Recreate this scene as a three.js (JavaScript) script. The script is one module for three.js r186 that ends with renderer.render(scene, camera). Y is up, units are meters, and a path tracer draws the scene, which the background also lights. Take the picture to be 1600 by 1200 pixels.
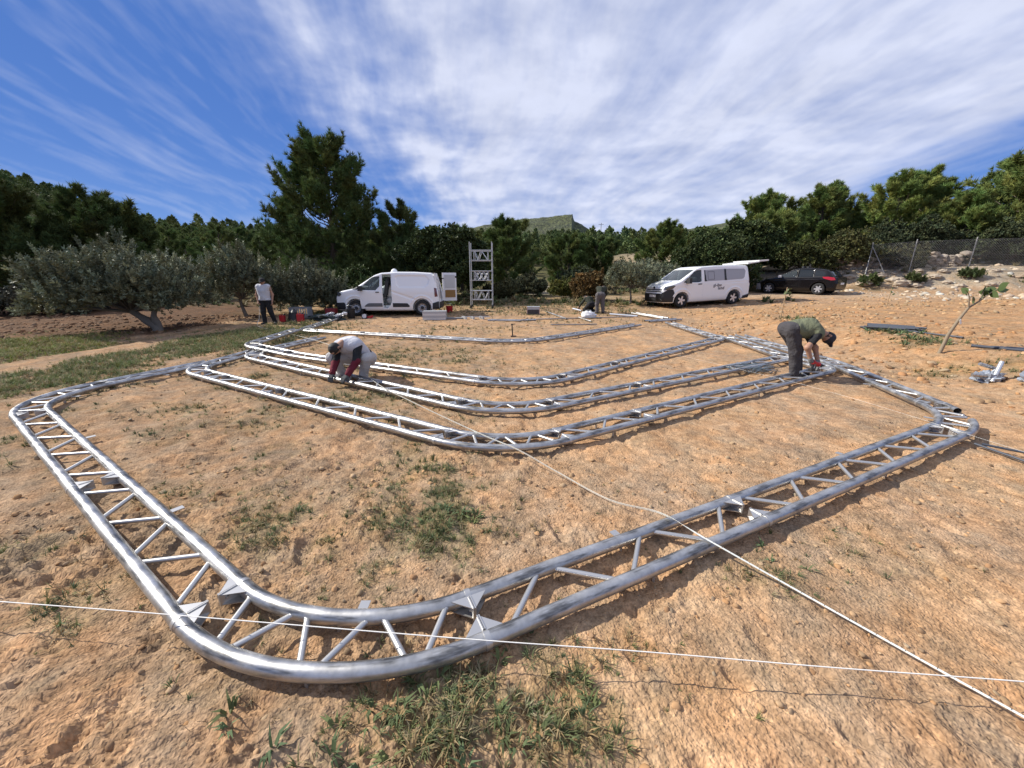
import * as THREE from 'three';
import { mergeGeometries, mergeVertices } from 'three/addons/utils/BufferGeometryUtils.js';
import { createNoise2D, createNoise3D } from 'simplex-noise';

// ------------------------------------------------------------------ camera, sky, sun, exposure
const scene = new THREE.Scene();
const camera = new THREE.PerspectiveCamera(90, 4 / 3, 0.05, 6000);
camera.position.set(0, 1.65, 0);
camera.rotation.set(-15.2 * Math.PI / 180, 0, 0);
const renderer = new THREE.WebGLRenderer();
renderer.toneMapping = THREE.LinearToneMapping;
renderer.toneMappingExposure = 1.42;
renderer.shadowMap.enabled = true;

const SUN_EL = 37 * Math.PI / 180, SUN_FWD = 13 * Math.PI / 180;   // from the left, a little ahead of the camera
const sunDir = new THREE.Vector3(-Math.cos(SUN_EL) * Math.cos(SUN_FWD), Math.sin(SUN_EL), -Math.cos(SUN_EL) * Math.sin(SUN_FWD));
const sun = new THREE.DirectionalLight(new THREE.Color().setRGB(1, 0.95, 0.86), 4.8);
sun.name = 'sun';
sun.position.copy(sunDir).multiplyScalar(120);
sun.castShadow = true;
sun.shadow.mapSize.set(4096, 4096);
Object.assign(sun.shadow.camera, { left: -60, right: 60, top: 60, bottom: -60, near: 1, far: 400 });
scene.add(sun, sun.target);

const rng = (seed) => () => { seed |= 0; seed = seed + 0x6D2B79F5 | 0; let t = Math.imul(seed ^ seed >>> 15, 1 | seed); t = t + Math.imul(t ^ t >>> 7, 61 | t) ^ t; return ((t ^ t >>> 14) >>> 0) / 4294967296; };
const N2 = createNoise2D(rng(11)), N3 = createNoise3D(rng(12));
const clamp = (x, a = 0, b = 1) => Math.min(b, Math.max(a, x));
const lerp = (a, b, t) => a + (b - a) * t;
const ss = (a, b, x) => { const t = clamp((x - a) / (b - a)); return t * t * (3 - 2 * t); };
const fbm = (x, y, o = 4, g = 0.5) => { let s = 0, a = 1, n = 0; for (let i = 0; i < o; i++) { s += a * N2(x, y); n += a; a *= g; x = x * 2.03 + 17.1; y = y * 2.03 - 9.7; } return s / n; };

{ // sky: clear blue with a broad band of wind-combed cirrus running away from the viewer, thin wisps left of it
  const W = 3200, H = 1600, data = new Float32Array(W * H * 4), q = rng(5), nz = createNoise2D(q);
  const f = (x, y, o) => { let s = 0, a = 1, n = 0; for (let i = 0; i < o; i++) { s += a * nz(x, y); n += a; a *= 0.55; x = x * 2.07 + 3.1; y = y * 2.07 + 8.3; } return s / n; };
  for (let j = 0; j < H; j++) {
    const el = (j + 0.5) / H * Math.PI - Math.PI / 2, y = Math.sin(el);
    for (let i = 0; i < W; i++) {
      const o = (j * W + i) * 4;
      const e = Math.max(y, 0.0);
      const k = Math.exp(-e * 5.2);
      let r = lerp(0.078, 0.34, k * k), g = lerp(0.18, 0.50, Math.pow(k, 1.6)), b = lerp(0.50, 0.82, k);
      if (y > -0.02) {
        const az = ((i + 0.5) / W - 0.5) * 2 * Math.PI, c = Math.cos(el), dx = c * Math.cos(az), dz = c * Math.sin(az);
        const px = dx / (e + 0.12), pz = dz / (e + 0.12);
        const wx = px + 0.10 * f(px * 0.45, pz * 0.45, 2), wz = pz + 0.10 * f(px * 0.45 + 40, pz * 0.45, 2);
        // combed along a slanting direction
        const a = 1.42, u = wx * Math.cos(a) + wz * Math.sin(a), v = -wx * Math.sin(a) + wz * Math.cos(a);
        const streak = f(u * 0.55, v * 2.8, 6), fine = f(u * 2.0 + 9, v * 9.0, 5), puff = f(wx * 1.7 + 20, wz * 1.9, 7), big = f(wx * 0.42 + 7, wz * 0.30 - 4, 3);
        const edge = 0.30 * streak + 0.26 * puff;
        let band = ss(-1.10, -0.15, wx + edge) * (1 - ss(1.95, 2.45, wx + 0.7 * edge));
        let d = band * clamp(0.74 + 0.20 * streak + 0.26 * puff + 0.10 * fine + 0.18 * big, 0, 1);
        const wisp = clamp(0.07 + 0.46 * streak + 0.30 * fine + 0.26 * big, 0, 1);
        d = Math.max(d, 0.46 * wisp * (1 - band * 0.5));
        d *= ss(-0.01, 0.03, y);
        d = clamp(d * 1.02, 0, 0.93);
        const cl = 1 + 0.14 * puff;
        r = lerp(r, 0.66 * cl, d); g = lerp(g, 0.70 * cl, d); b = lerp(b, 0.85 * cl, d);
      }
      data[o] = r; data[o + 1] = g; data[o + 2] = b; data[o + 3] = 1;
    }
  }
  const t = new THREE.DataTexture(data, W, H, THREE.RGBAFormat, THREE.FloatType);
  t.mapping = THREE.EquirectangularReflectionMapping; t.magFilter = THREE.LinearFilter; t.needsUpdate = true;
  scene.background = t; scene.environment = t;
  scene.backgroundIntensity = 0.77; scene.environmentIntensity = 0.77;
}

// ------------------------------------------------------------------ helpers
const names = new Map();
function numbered(name) { const n = names.get(name) ?? 0; names.set(name, n + 1); return n ? `${name}_${String(n).padStart(3, '0')}` : name; }
function tag(o, label, category, group) { o.userData.label = label; o.userData.category = category; if (group) o.userData.group = group; return o; }
function shadow(o) { o.traverse((m) => { if (m.isMesh) { m.castShadow = true; m.receiveShadow = true; } }); return o; }
function thing(name, label, category, pos = [0, 0, 0], turn = 0, group) {
  const o = new THREE.Group(); o.name = numbered(name); scene.add(o);
  o.position.set(...pos); o.rotation.y = turn; return tag(o, label, category, group);
}
function single(name, geo, mat, label, category, group) {
  const m = new THREE.Mesh(geo, mat); m.name = numbered(name); scene.add(m); return tag(m, label, category, group);
}
function part(name, geo, mat, parent, label) {
  const m = new THREE.Mesh(Array.isArray(geo) ? merge(geo) : geo, mat); m.name = name; parent.add(m); if (label) m.userData.label = label; return m;
}
function struct(name, geo, mat) { const m = new THREE.Mesh(geo, mat); m.name = name; m.userData.kind = 'structure'; scene.add(m); return m; }
function stuff(name, geo, mat, mats, colors, label, category) {
  const m = new THREE.InstancedMesh(geo, mat, mats.length); m.name = numbered(name);
  mats.forEach((x, i) => m.setMatrixAt(i, x)); if (colors) colors.forEach((c, i) => m.setColorAt(i, c));
  m.userData = { kind: 'stuff', label, category }; scene.add(m); return m;
}
function merge(list) {
  const l = list.map((g) => { const h = g.index ? g.toNonIndexed() : g; for (const k of Object.keys(h.attributes)) if (!['position', 'normal', 'uv'].includes(k)) h.deleteAttribute(k); if (!h.attributes.uv) h.setAttribute('uv', new THREE.BufferAttribute(new Float32Array(h.attributes.position.count * 2), 2)); return h; });
  return mergeGeometries(l, false);
}
const V = (x, y, z) => new THREE.Vector3(x, y, z);
const M4 = (p, q, s) => new THREE.Matrix4().compose(p, q, s);
const eul = (x, y, z) => new THREE.Quaternion().setFromEuler(new THREE.Euler(x, y, z));
function box(w, h, d, x = 0, y = 0, z = 0, rx = 0, ry = 0, rz = 0) { const g = new THREE.BoxGeometry(w, h, d); if (rx || ry || rz) g.applyMatrix4(new THREE.Matrix4().makeRotationFromEuler(new THREE.Euler(rx, ry, rz))); return g.translate(x, y, z); }
function bar(a, b, r0, r1 = r0, n = 8, caps = true) { // tapered rod between two points
  const d = b.clone().sub(a), g = new THREE.CylinderGeometry(r1, r0, d.length(), n, 1, !caps);
  return g.applyMatrix4(M4(a.clone().add(b).multiplyScalar(0.5), new THREE.Quaternion().setFromUnitVectors(V(0, 1, 0), d.normalize()), V(1, 1, 1)));
}
function tubeAlong(pts, r, n = 10, caps = true, seg = 1) { // round tube through every point
  const P = pts, pos = [], nor = [], uv = [], idx = [];
  const T = P.map((p, i) => P[Math.min(i + 1, P.length - 1)].clone().sub(P[Math.max(i - 1, 0)]).normalize());
  let up = Math.abs(T[0].y) > 0.9 ? V(1, 0, 0) : V(0, 1, 0), len = 0;
  P.forEach((p, i) => {
    if (i) len += p.distanceTo(P[i - 1]);
    const s = V().crossVectors(T[i], up).normalize(), w = V().crossVectors(s, T[i]).normalize(), rr = typeof r === 'function' ? r(i / (P.length - 1)) : r;
    for (let k = 0; k <= n; k++) { const a = k / n * 2 * Math.PI, d = s.clone().multiplyScalar(Math.cos(a)).addScaledVector(w, Math.sin(a)); pos.push(p.x + d.x * rr, p.y + d.y * rr, p.z + d.z * rr); nor.push(d.x, d.y, d.z); uv.push(len, k / n * 0.25); }
  });
  for (let i = 0; i < P.length - 1; i++) for (let k = 0; k < n; k++) { const a = i * (n + 1) + k, b = a + n + 1; idx.push(a, b, a + 1, b, b + 1, a + 1); }
  const g = new THREE.BufferGeometry(); g.setAttribute('position', new THREE.Float32BufferAttribute(pos, 3)); g.setAttribute('normal', new THREE.Float32BufferAttribute(nor, 3)); g.setAttribute('uv', new THREE.Float32BufferAttribute(uv, 2)); g.setIndex(idx);
  return g;
}
// tileable value noise for textures
function tileNoise(seed) {
  const q = rng(seed), T = new Float32Array(65536).map(() => q());
  const h = (x, y, p) => T[(((x % p) + p) % p * 131 + ((y % p) + p) % p * 7919 + p * 97) & 65535];
  const v = (x, y, p) => { const i = Math.floor(x), j = Math.floor(y), fx = x - i, fy = y - j, a = fx * fx * (3 - 2 * fx), b = fy * fy * (3 - 2 * fy); return lerp(lerp(h(i, j, p), h(i + 1, j, p), a), lerp(h(i, j + 1, p), h(i + 1, j + 1, p), a), b); };
  return (u, w, p, o) => { let s = 0, a = 1, n = 0; for (let k = 0; k < o; k++) { s += a * v(u * p, w * p, p); n += a; a *= 0.55; p *= 2; } return s / n; };
}
function dataTex(n, fn, srgb) {
  const d = new Uint8Array(n * n * 4);
  for (let j = 0; j < n; j++) for (let i = 0; i < n; i++) { const c = fn((i + 0.5) / n, (j + 0.5) / n), o = (j * n + i) * 4; d[o] = clamp(c[0]) * 255; d[o + 1] = clamp(c[1]) * 255; d[o + 2] = clamp(c[2]) * 255; d[o + 3] = 255; }
  const t = new THREE.DataTexture(d, n, n); t.wrapS = t.wrapT = THREE.RepeatWrapping; t.magFilter = THREE.LinearFilter; t.minFilter = THREE.LinearFilter; if (srgb) t.colorSpace = THREE.SRGBColorSpace; t.needsUpdate = true; return t;
}
const std = (r, g, b, rough = 0.8, metal = 0, more = {}) => new THREE.MeshStandardMaterial({ color: new THREE.Color().setRGB(r, g, b), roughness: rough, metalness: metal, ...more });
const phys = (r, g, b, rough, more = {}) => new THREE.MeshPhysicalMaterial({ color: new THREE.Color().setRGB(r, g, b), roughness: rough, ...more });

// closed surface of a distance field (surface nets), normals from its gradient
function netsOf(f, lo, hi, cell, eps = cell * 0.5) {
  const n = [0, 1, 2].map((k) => Math.ceil((hi[k] - lo[k]) / cell) + 1), [nx, ny, nz] = n, F = new Float32Array(nx * ny * nz);
  for (let k = 0, o = 0; k < nz; k++) for (let j = 0; j < ny; j++) for (let i = 0; i < nx; i++, o++) F[o] = f(lo[0] + i * cell, lo[1] + j * cell, lo[2] + k * cell);
  const map = new Int32Array(nx * ny * nz).fill(-1), pos = [], idx = [], st = [1, nx, nx * ny], off = [0, 1, nx, nx + 1, nx * ny, nx * ny + 1, nx * ny + nx, nx * ny + nx + 1];
  const E = [[0, 1], [2, 3], [4, 5], [6, 7], [0, 2], [1, 3], [4, 6], [5, 7], [0, 4], [1, 5], [2, 6], [3, 7]];
  for (let k = 0; k < nz - 1; k++) for (let j = 0; j < ny - 1; j++) for (let i = 0; i < nx - 1; i++) {
    const o = i + j * nx + k * nx * ny; let m = 0;
    for (let c = 0; c < 8; c++) if (F[o + off[c]] < 0) m |= 1 << c;
    if (m === 0 || m === 255) continue;
    let x = 0, y = 0, z = 0, q = 0;
    for (const [a, b] of E) { const fa = F[o + off[a]], fb = F[o + off[b]]; if ((fa < 0) === (fb < 0)) continue; const t = fa / (fa - fb); x += lerp(a & 1, b & 1, t); y += lerp(a >> 1 & 1, b >> 1 & 1, t); z += lerp(a >> 2, b >> 2, t); q++; }
    map[o] = pos.length / 3; pos.push(lo[0] + (i + x / q) * cell, lo[1] + (j + y / q) * cell, lo[2] + (k + z / q) * cell);
  }
  for (let k = 1; k < nz - 1; k++) for (let j = 1; j < ny - 1; j++) for (let i = 1; i < nx - 1; i++) {
    const o = i + j * nx + k * nx * ny;
    for (let d = 0; d < 3; d++) {
      const s0 = F[o] < 0, s1 = F[o + st[d]] < 0; if (s0 === s1) continue;
      const u = st[(d + 1) % 3], v = st[(d + 2) % 3], A = map[o], B = map[o - u], C = map[o - u - v], D = map[o - v];
      if (A < 0 || B < 0 || C < 0 || D < 0) continue;
      if (s0) idx.push(A, B, C, A, C, D); else idx.push(A, C, B, A, D, C);
    }
  }
  const nor = new Float32Array(pos.length);
  for (let i = 0; i < pos.length; i += 3) { const x = pos[i], y = pos[i + 1], z = pos[i + 2]; let a = f(x + eps, y, z) - f(x - eps, y, z), b = f(x, y + eps, z) - f(x, y - eps, z), c = f(x, y, z + eps) - f(x, y, z - eps); const l = Math.hypot(a, b, c) || 1; nor[i] = a / l; nor[i + 1] = b / l; nor[i + 2] = c / l; }
  const g = new THREE.BufferGeometry(); g.setAttribute('position', new THREE.Float32BufferAttribute(pos, 3)); g.setAttribute('normal', new THREE.BufferAttribute(nor, 3)); g.setAttribute('uv', new THREE.Float32BufferAttribute(new Float32Array(pos.length / 3 * 2), 2)); g.setIndex(idx); return g;
}
// ------------------------------------------------------------------ ground
function landHeight(x, z) { // the lie of the land, without clods
  const D = -z, r = Math.hypot(x, z), az = Math.atan2(x, D) * 180 / Math.PI;
  let h = Math.min(0.045 * Math.max(0, ((D - 14) + Math.sqrt((D - 14) ** 2 + 4)) / 2 - 0.05), 0.63);
  h += 0.34 * ss(6.9, 9.0, x - 0.02 * (D - 8) + 0.35 * N2(D * 0.35, 3)) * (1 - ss(14, 18.5, D)) * ss(1, 6, D);
  h += 0.04 * clamp(x - 8, 0, 14) * ss(3, 12, D);
  const s = (x - 18) * 0.447 - (z + 25.5) * 0.894;                    // bank beyond the dirt road
  h += ss(11, 17, x) * (1 - 0.95 * ss(48, 100, r)) * (1.15 * ss(0, 2.6, s + 0.3 * N2(x * 0.3, z * 0.3)) + 0.11 * clamp(s - 2.6, 0, 30));
  const far = Math.abs(az) < 100 ? 1 : 1 - ss(100, 140, Math.abs(az));
  h += far * 19.5 * ss(34, 245, r) * (1 + 0.12 * N2(x * 0.011, z * 0.011));
  h += ss(39, 56, -az) * (1 - ss(100, 130, -az)) * 36 * ss(130, 340, r);
  return h;
}
// grass patches on the field: [x, z, radius x, radius z, strength]
const PATCH = [[-0.05, -1.12, 0.52, 0.28, 1.05], [0.32, -1.3, 0.3, 0.22, 0.8], [-0.35, -1.0, 0.25, 0.2, 0.8], [-0.6, -2.35, 0.55, 0.45, 1.0], [-0.75, -2.95, 0.5, 0.5, 0.8], [-1.75, -2.3, 0.35, 0.25, 0.7], [-2.3, -2.75, 0.5, 0.3, 0.5], [-2.1, -5.3, 0.8, 0.5, 1.0], [-3.1, -4.3, 0.6, 0.35, 0.7], [-4.3, -4.8, 0.7, 0.35, 0.6], [-2.7, -8.4, 0.35, 1.3, 0.9], [-1.95, -8.6, 0.35, 1.2, 0.9], [-1.1, -8.2, 0.4, 0.9, 0.8], [-3.6, -8.0, 0.4, 1.2, 0.7], [-4.4, -6.7, 0.5, 0.5, 0.6], [1.55, -1.85, 0.4, 0.18, 0.7], [2.3, -2.0, 0.35, 0.25, 0.5], [-3.6, -1.9, 0.6, 0.3, 0.7], [-2.3, -1.75, 0.3, 0.2, 0.4], [9.4, -9.6, 0.5, 0.5, 1.2], [8.9, -8.2, 0.6, 0.5, 1.1], [9.2, -12.6, 0.5, 0.6, 1.1], [7.9, -6.6, 0.7, 0.4, 0.8], [8.6, -6.2, 0.6, 0.5, 0.8], [4.2, -2.9, 0.5, 0.3, 0.3], [-5.5, -3.0, 0.8, 0.5, 0.6], [-7.8, -3.4, 0.9, 0.6, 0.6], [0.9, -7.2, 0.5, 0.5, 0.25], [-0.7, -4.9, 0.5, 0.6, 0.25], [3.0, -15.0, 2.5, 0.6, 0.5], [-1.5, -13.2, 2.5, 0.7, 0.5], [-3.0, -11.7, 1.5, 0.6, 0.45]];
function grassAt(x, z) { // 0..1, how much grass stands there
  let s = 0;
  for (const [cx, cz, a, b, k] of PATCH) { const u = (x - cx) / a, v = (z - cz) / b, q = u * u + v * v; if (q < 6) s += k * Math.exp(-q * 1.1); }
  const w = x + 0.5 * N2(x * 0.4, z * 0.4), D = -z;
  const mid = ss(-9.5, -9.0, w) * (1 - ss(-7.6, -6.6, w)) * 0.95, leftField = (1 - ss(-10.9, -10.4, w)) * (1 - ss(10.6, 11.8, D + 0.8 * N2(x * 0.2, z * 0.2))) * 1.2;
  const back = ss(16.0, 18.0, D) * (1 - ss(6, 9, x)) * ss(-14, -11, x) * 0.55 + ss(19.5, 22, D) * (1 - ss(7, 9, x)) * 0.5;
  const corner = ss(-9, -6, x) * (1 - ss(-6.2, -4.8, x)) * ss(8, 10, D) * (1 - ss(14, 16, D)) * 0.55;
  s += 0.55 * ss(0.08, 0.5, fbm(x * 0.8 + 60, z * 0.8, 4)) * (1 - ss(-1.0, 1.5, x)) * ss(-9, -7, x) * ss(0.8, 1.6, D) * (1 - ss(9, 14, D));
  const n = 0.5 + 0.7 * fbm(x * 1.3 + 5, z * 1.3, 4) + 0.35 * N2(x * 5, z * 5);
  s = (s * 0.75 + mid + leftField + back + corner) * clamp(n, 0, 1.3);
  // thin growth along old tractor lines
  s += 0.16 * ss(0.2, 0.8, N2(x * 1.6 + 3 + 0.04 * D, D * 0.12)) * ss(4, 7, D) * (1 - ss(13, 16, D)) * (1 - ss(-0.5, 2, x)) * clamp(n, 0, 1);
  return clamp(s);
}
const ROAD = [[4, -25.4], [10, -25.0], [15, -24.2], [18.9, -22.2], [22, -20.6], [25.2, -19.0], [32, -15.6], [45, -9]];
function roadDist(x, z) { let m = 1e9; for (let i = 0; i < ROAD.length - 1; i++) { const [ax, az] = ROAD[i], [bx, bz] = ROAD[i + 1], dx = bx - ax, dz = bz - az, t = clamp(((x - ax) * dx + (z - az) * dz) / (dx * dx + dz * dz)); m = Math.min(m, Math.hypot(x - ax - dx * t, z - az - dz * t)); } return m; }
function clods(x, z, cell) { // soil relief, left out where the mesh is too coarse for it
  const D = -z, r = Math.hypot(x, z);
  const road = roadDist(x, z), calm = ss(0.8, 2.0, road);
  let rough = lerp(lerp(1.1, 0.42, ss(-1, 2.5, x)), 1.5, ss(7, 8.5, x)) * lerp(1, 1.9, (1 - ss(-11.5, -10.8, x)) * ss(11, 12, D)) * lerp(0.3, 1, calm) * (1 + 0.5 * ss(-0.5, -2.5, x) * (1 - ss(2, 4, D)));
  rough *= lerp(0.35, 1.35, ss(-0.45, 0.5, fbm(x * 0.75 + 12, z * 0.75, 3)));   // trodden hard here, loose there
  let h = 0.020 * fbm(x * 0.55, z * 0.55, 3);
  const a = N2(x * 2.6 + 0.5 * N2(x, z), z * 1.9), b = N2(x * 6.1 + 0.6 * a, z * 4.6 + 9);
  h += rough * (0.012 * a + 0.010 * (1 - 2 * Math.abs(b)) * (cell < 0.07 ? 1 : 0.5));
  if (cell < 0.05) h += rough * 0.0075 * (1 - 2.2 * Math.abs(N2(x * 13 + 0.7 * b, z * 10.5)));
  if (cell < 0.025) { h += rough * 0.0042 * (1 - 2 * Math.abs(N2(x * 29 + b, z * 24))); }
  if (cell < 0.014) h += rough * 0.0022 * N2(x * 61, z * 52);
  // boot and tyre scuffs: small dents, denser in places
  const dn = N2(x * 3.3 + 70, z * 3.3 - 20); if (dn > 0.55) h -= 0.02 * ss(0.55, 0.85, dn);
  h += 0.007 * Math.sin((x + 0.05 * D + 0.12 * N2(x * 0.3, z * 0.15)) * 9.5) * (1 - ss(6, 7.5, x)) * ss(-9, -7, x) * ss(2, 4, D) * (1 - ss(14, 17, D));
  h += 0.05 * (1 - ss(0, 0.28, Math.abs(x + 10.55 + 0.25 * N2(z * 0.2, 1)))) * -1 * ss(4, 6, D);   // ditch by the path
  if (r > 30) h += 0.25 * fbm(x * 0.08, z * 0.08, 3) * ss(30, 60, r);
  return h;
}
const tn = tileNoise(21);
const soilMap = dataTex(1024, (u, v) => {
  const a = tn(u, v, 8, 6), b = tn(u + 0.37, v + 0.11, 48, 4), g = tn(u + 0.7, v + 0.2, 256, 2);
  let k = 0.72 + 0.20 * (a - 0.5) + 0.26 * (b - 0.5) + 0.24 * (g - 0.5), warm = (tn(u + 0.2, v + 0.9, 16, 4) - 0.5) * 0.10;
  const chaff = tn(u * 1, v + 0.5, 180, 1) > 0.90 ? 0.10 : 0;
  return [k + chaff + warm, k + chaff, k + chaff * 0.8 - warm];
}, true);
soilMap.repeat.set(1 / 2.6, 1 / 2.6);
const soilBump = dataTex(1024, (u, v) => { const a = tn(u, v, 12, 5), b = tn(u + 0.3, v, 60, 4), c = tn(u, v + 0.6, 220, 2); const k = 0.22 * a + 0.36 * (1 - Math.abs(2 * b - 1)) + 0.42 * c; return [k, k, k]; });
soilBump.repeat.set(1 / 1.9, 1 / 1.9);
const soilMat = new THREE.MeshPhysicalMaterial({ specularIntensity: 0.12, vertexColors: true, map: soilMap, bumpMap: soilBump, bumpScale: 0.016, roughness: 0.97, metalness: 0 });
soilMat.name = 'soil';

const mixc = (a, b, t) => [lerp(a[0], b[0], t), lerp(a[1], b[1], t), lerp(a[2], b[2], t)];
function soilColor(x, z) { // linear base colour before the texture (whose mean is about 0.46)
  const D = -z, r = Math.hypot(x, z), n = fbm(x * 0.5, z * 0.5, 4), m = fbm(x * 2.2 + 30, z * 2.2, 3);
  let c = mixc([0.82, 0.515, 0.285], [0.69, 0.455, 0.28], clamp(0.5 + 0.9 * n));                    // sandy orange earth
  c = mixc(c, [0.53, 0.35, 0.215], clamp((1 - ss(-2.5, 0.6, x)) * (0.75 + 0.5 * m)) * (1 - ss(9, 13, D)) * 0.85);    // browner, crusted to the left
  c = mixc(c, [0.74, 0.42, 0.20], ss(6.8, 8.5, x) * (0.55 + 0.4 * m) * (1 - ss(17, 20, D)));      // redder loose earth on the bank
  const w = x + 0.3 * N2(x * 0.3, z * 0.3);
  const till = (1 - ss(-11.6, -10.9, w)) * ss(10.8, 12, D + 0.8 * N2(x * 0.2, z * 0.2));
  c = mixc(c, [0.20, 0.112, 0.066], till * 0.9);
  c = mixc(c, [0.42, 0.30, 0.17], (1 - ss(0.0, 0.35, Math.abs(x + 10.55 + 0.25 * N2(z * 0.2, 1)))) * ss(4, 6, D) * 0.8);
  c = mixc(c, [0.80, 0.57, 0.37], 1 - ss(0.5, 2.3, roadDist(x, z) + 0.5 * m));
  const bank = ss(11, 17, x) * ss(0.3, 1.2, (x - 18) * 0.447 - (z + 25.5) * 0.894);
  c = mixc(c, [0.72, 0.60, 0.44], bank * 0.8);
  const scrub = ss(22, 27, D + 2 * n) * (1 - bank) * (1 - (1 - ss(1.0, 2.6, roadDist(x, z))));
  c = mixc(c, [0.17, 0.145, 0.07], scrub * clamp(0.85 + 0.6 * n));
  c = mixc(c, [0.10, 0.10, 0.045], ss(40, 80, r));
  const lane = (1 - ss(0.6, 1.3, Math.abs(x - 2.2 - (D - 30) * 0.08))) * ss(27, 29, D) * (1 - ss(46, 52, D)); c = mixc(c, [0.66, 0.56, 0.45], lane);
  const g = grassAt(x, z); c = mixc(c, [0.30, 0.27, 0.12], clamp(g * 0.75));
  return c;
}
const groundAt = (x, z) => landHeight(x, z) + clods(x, z, 0.0065 * Math.hypot(x, z));
{
  const k = 0.0066, r0 = 0.3, r1 = 900, nr = Math.round(Math.log(r1 / r0) / k), ang = [];
  const dense = 82 * Math.PI / 180; for (let a = -dense; a < dense; a += k) ang.push(a);
  const back = 2 * Math.PI - 2 * dense, nb = 44; for (let i = 0; i < nb; i++) ang.push(dense + back * i / nb);
  const na = ang.length, P = new Float32Array(((nr + 1) * na + 1) * 3), C = new Float32Array(P.length), U = new Float32Array((P.length / 3) * 2), idx = [];
  let o = 0;
  const put = (x, z, cell) => { P[o * 3] = x; P[o * 3 + 1] = landHeight(x, z) + clods(x, z, cell); P[o * 3 + 2] = z; const c = soilColor(x, z); C.set(c, o * 3); U[o * 2] = x; U[o * 2 + 1] = -z; o++; };
  for (let i = 0; i <= nr; i++) { const r = r0 * Math.exp(k * i); for (const a of ang) put(r * Math.sin(a), -r * Math.cos(a), r * k); }
  put(0, 0, 0.1); const centre = o - 1;
  for (let j = 0; j < na; j++) { const j2 = (j + 1) % na; idx.push(centre, j2, j); for (let i = 0; i < nr; i++) { const a = i * na + j, b = i * na + j2, c = a + na, d = b + na; idx.push(a, b, c, b, d, c); } }
  const g = new THREE.BufferGeometry(); g.setAttribute('position', new THREE.BufferAttribute(P, 3)); g.setAttribute('color', new THREE.BufferAttribute(C, 3)); g.setAttribute('uv', new THREE.BufferAttribute(U, 2)); g.setIndex(idx); g.computeVertexNormals();
  struct('ground', g, soilMat);
}
// ------------------------------------------------------------------ galvanised track frames
const zn = tileNoise(33);
const zincMap = dataTex(512, (u, v) => { const a = zn(u, v, 8, 5), b = zn(u + 0.4, v + 0.1, 40, 3); const l = zn(u + 0.3, v * 7, 5, 5), k = 0.80 + 0.24 * (a - 0.5) + 0.16 * (b - 0.5) - 0.34 * ss(0.5, 0.8, l); return [k, k, k]; }, true);
const zincRough = dataTex(512, (u, v) => { const a = zn(u + 0.5, v, 10, 5), b = zn(u, v + 0.3, 60, 2); const k = 0.38 + 0.30 * (a - 0.4) + 0.10 * (b - 0.5); return [k, k, 0]; });
const galv = new THREE.MeshStandardMaterial({ map: zincMap, roughnessMap: zincRough, roughness: 1, metalness: 0.85, color: new THREE.Color().setRGB(0.78, 0.765, 0.735) }); galv.name = 'galvanised steel';
const galvDull = new THREE.MeshStandardMaterial({ map: zincMap, roughness: 0.55, metalness: 0.85, color: new THREE.Color().setRGB(0.62, 0.61, 0.59) }); galvDull.name = 'dull zinc';
const galvPlain = new THREE.MeshStandardMaterial({ roughness: 0.42, metalness: 0.85, color: new THREE.Color().setRGB(0.55, 0.54, 0.52) }); galvPlain.name = 'plain zinc';
const RAIL = 0.038, HALF = 0.135;

function centreline(pts, radius, step = 0.05) { // polyline with rounded corners -> [{p, t}] every step, plus arc lengths of the bends
  const out = [], bends = [], P = pts.map(([x, z]) => new THREE.Vector2(x, z)); let len = 0, last = null;
  const add = (p) => { if (last) len += p.distanceTo(last); out.push({ p, s: len }); last = p; };
  const seg = (a, b) => { const n = Math.max(1, Math.round(a.distanceTo(b) / step)); for (let i = last && last.distanceTo(a) < 1e-6 ? 1 : 0; i <= n; i++) add(a.clone().lerp(b, i / n)); };
  let cur = P[0];
  for (let i = 1; i < P.length; i++) {
    if (i === P.length - 1) { seg(cur, P[i]); break; }
    const a = P[i].clone().sub(P[i - 1]).normalize(), b = P[i + 1].clone().sub(P[i]).normalize(), th = Math.acos(clamp(a.dot(b), -1, 1)), R = Array.isArray(radius) ? radius[i - 1] : radius, d = R * Math.tan(th / 2);
    const p0 = P[i].clone().addScaledVector(a, -d), p1 = P[i].clone().addScaledVector(b, d), sgn = Math.sign(a.x * b.y - a.y * b.x), nrm = new THREE.Vector2(-a.y, a.x).multiplyScalar(sgn), c = p0.clone().addScaledVector(nrm, R);
    seg(cur, p0); const s0 = len, n = Math.max(4, Math.round(R * th / step));
    for (let k = 1; k <= n; k++) { const q = th * k / n * sgn, v = p0.clone().sub(c); add(new THREE.Vector2(c.x + v.x * Math.cos(q) - v.y * Math.sin(q), c.y + v.x * Math.sin(q) + v.y * Math.cos(q))); }
    bends.push([s0, len]); cur = p1;
  }
  out.forEach((o, i) => { o.t = out[Math.min(i + 1, out.length - 1)].p.clone().sub(out[Math.max(i - 1, 0)].p).normalize(); });
  return { out, bends, len };
}
function sampler(line, lift) {
  const { out } = line;
  return (s, side) => { // point on the rail (side -1 / 1) or centreline (0) at arc length s
    let i = 1; while (i < out.length - 1 && out[i].s < s) i++;
    const a = out[i - 1], b = out[i], t = clamp((s - a.s) / (b.s - a.s || 1)), p = a.p.clone().lerp(b.p, t), d = a.t.clone().lerp(b.t, t).normalize();
    const x = p.x - d.y * side * HALF, z = p.y + d.x * side * HALF;
    return V(x, landHeight(p.x, p.y) + (typeof lift === 'function' ? lift(s) : lift), z);
  };
}
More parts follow.
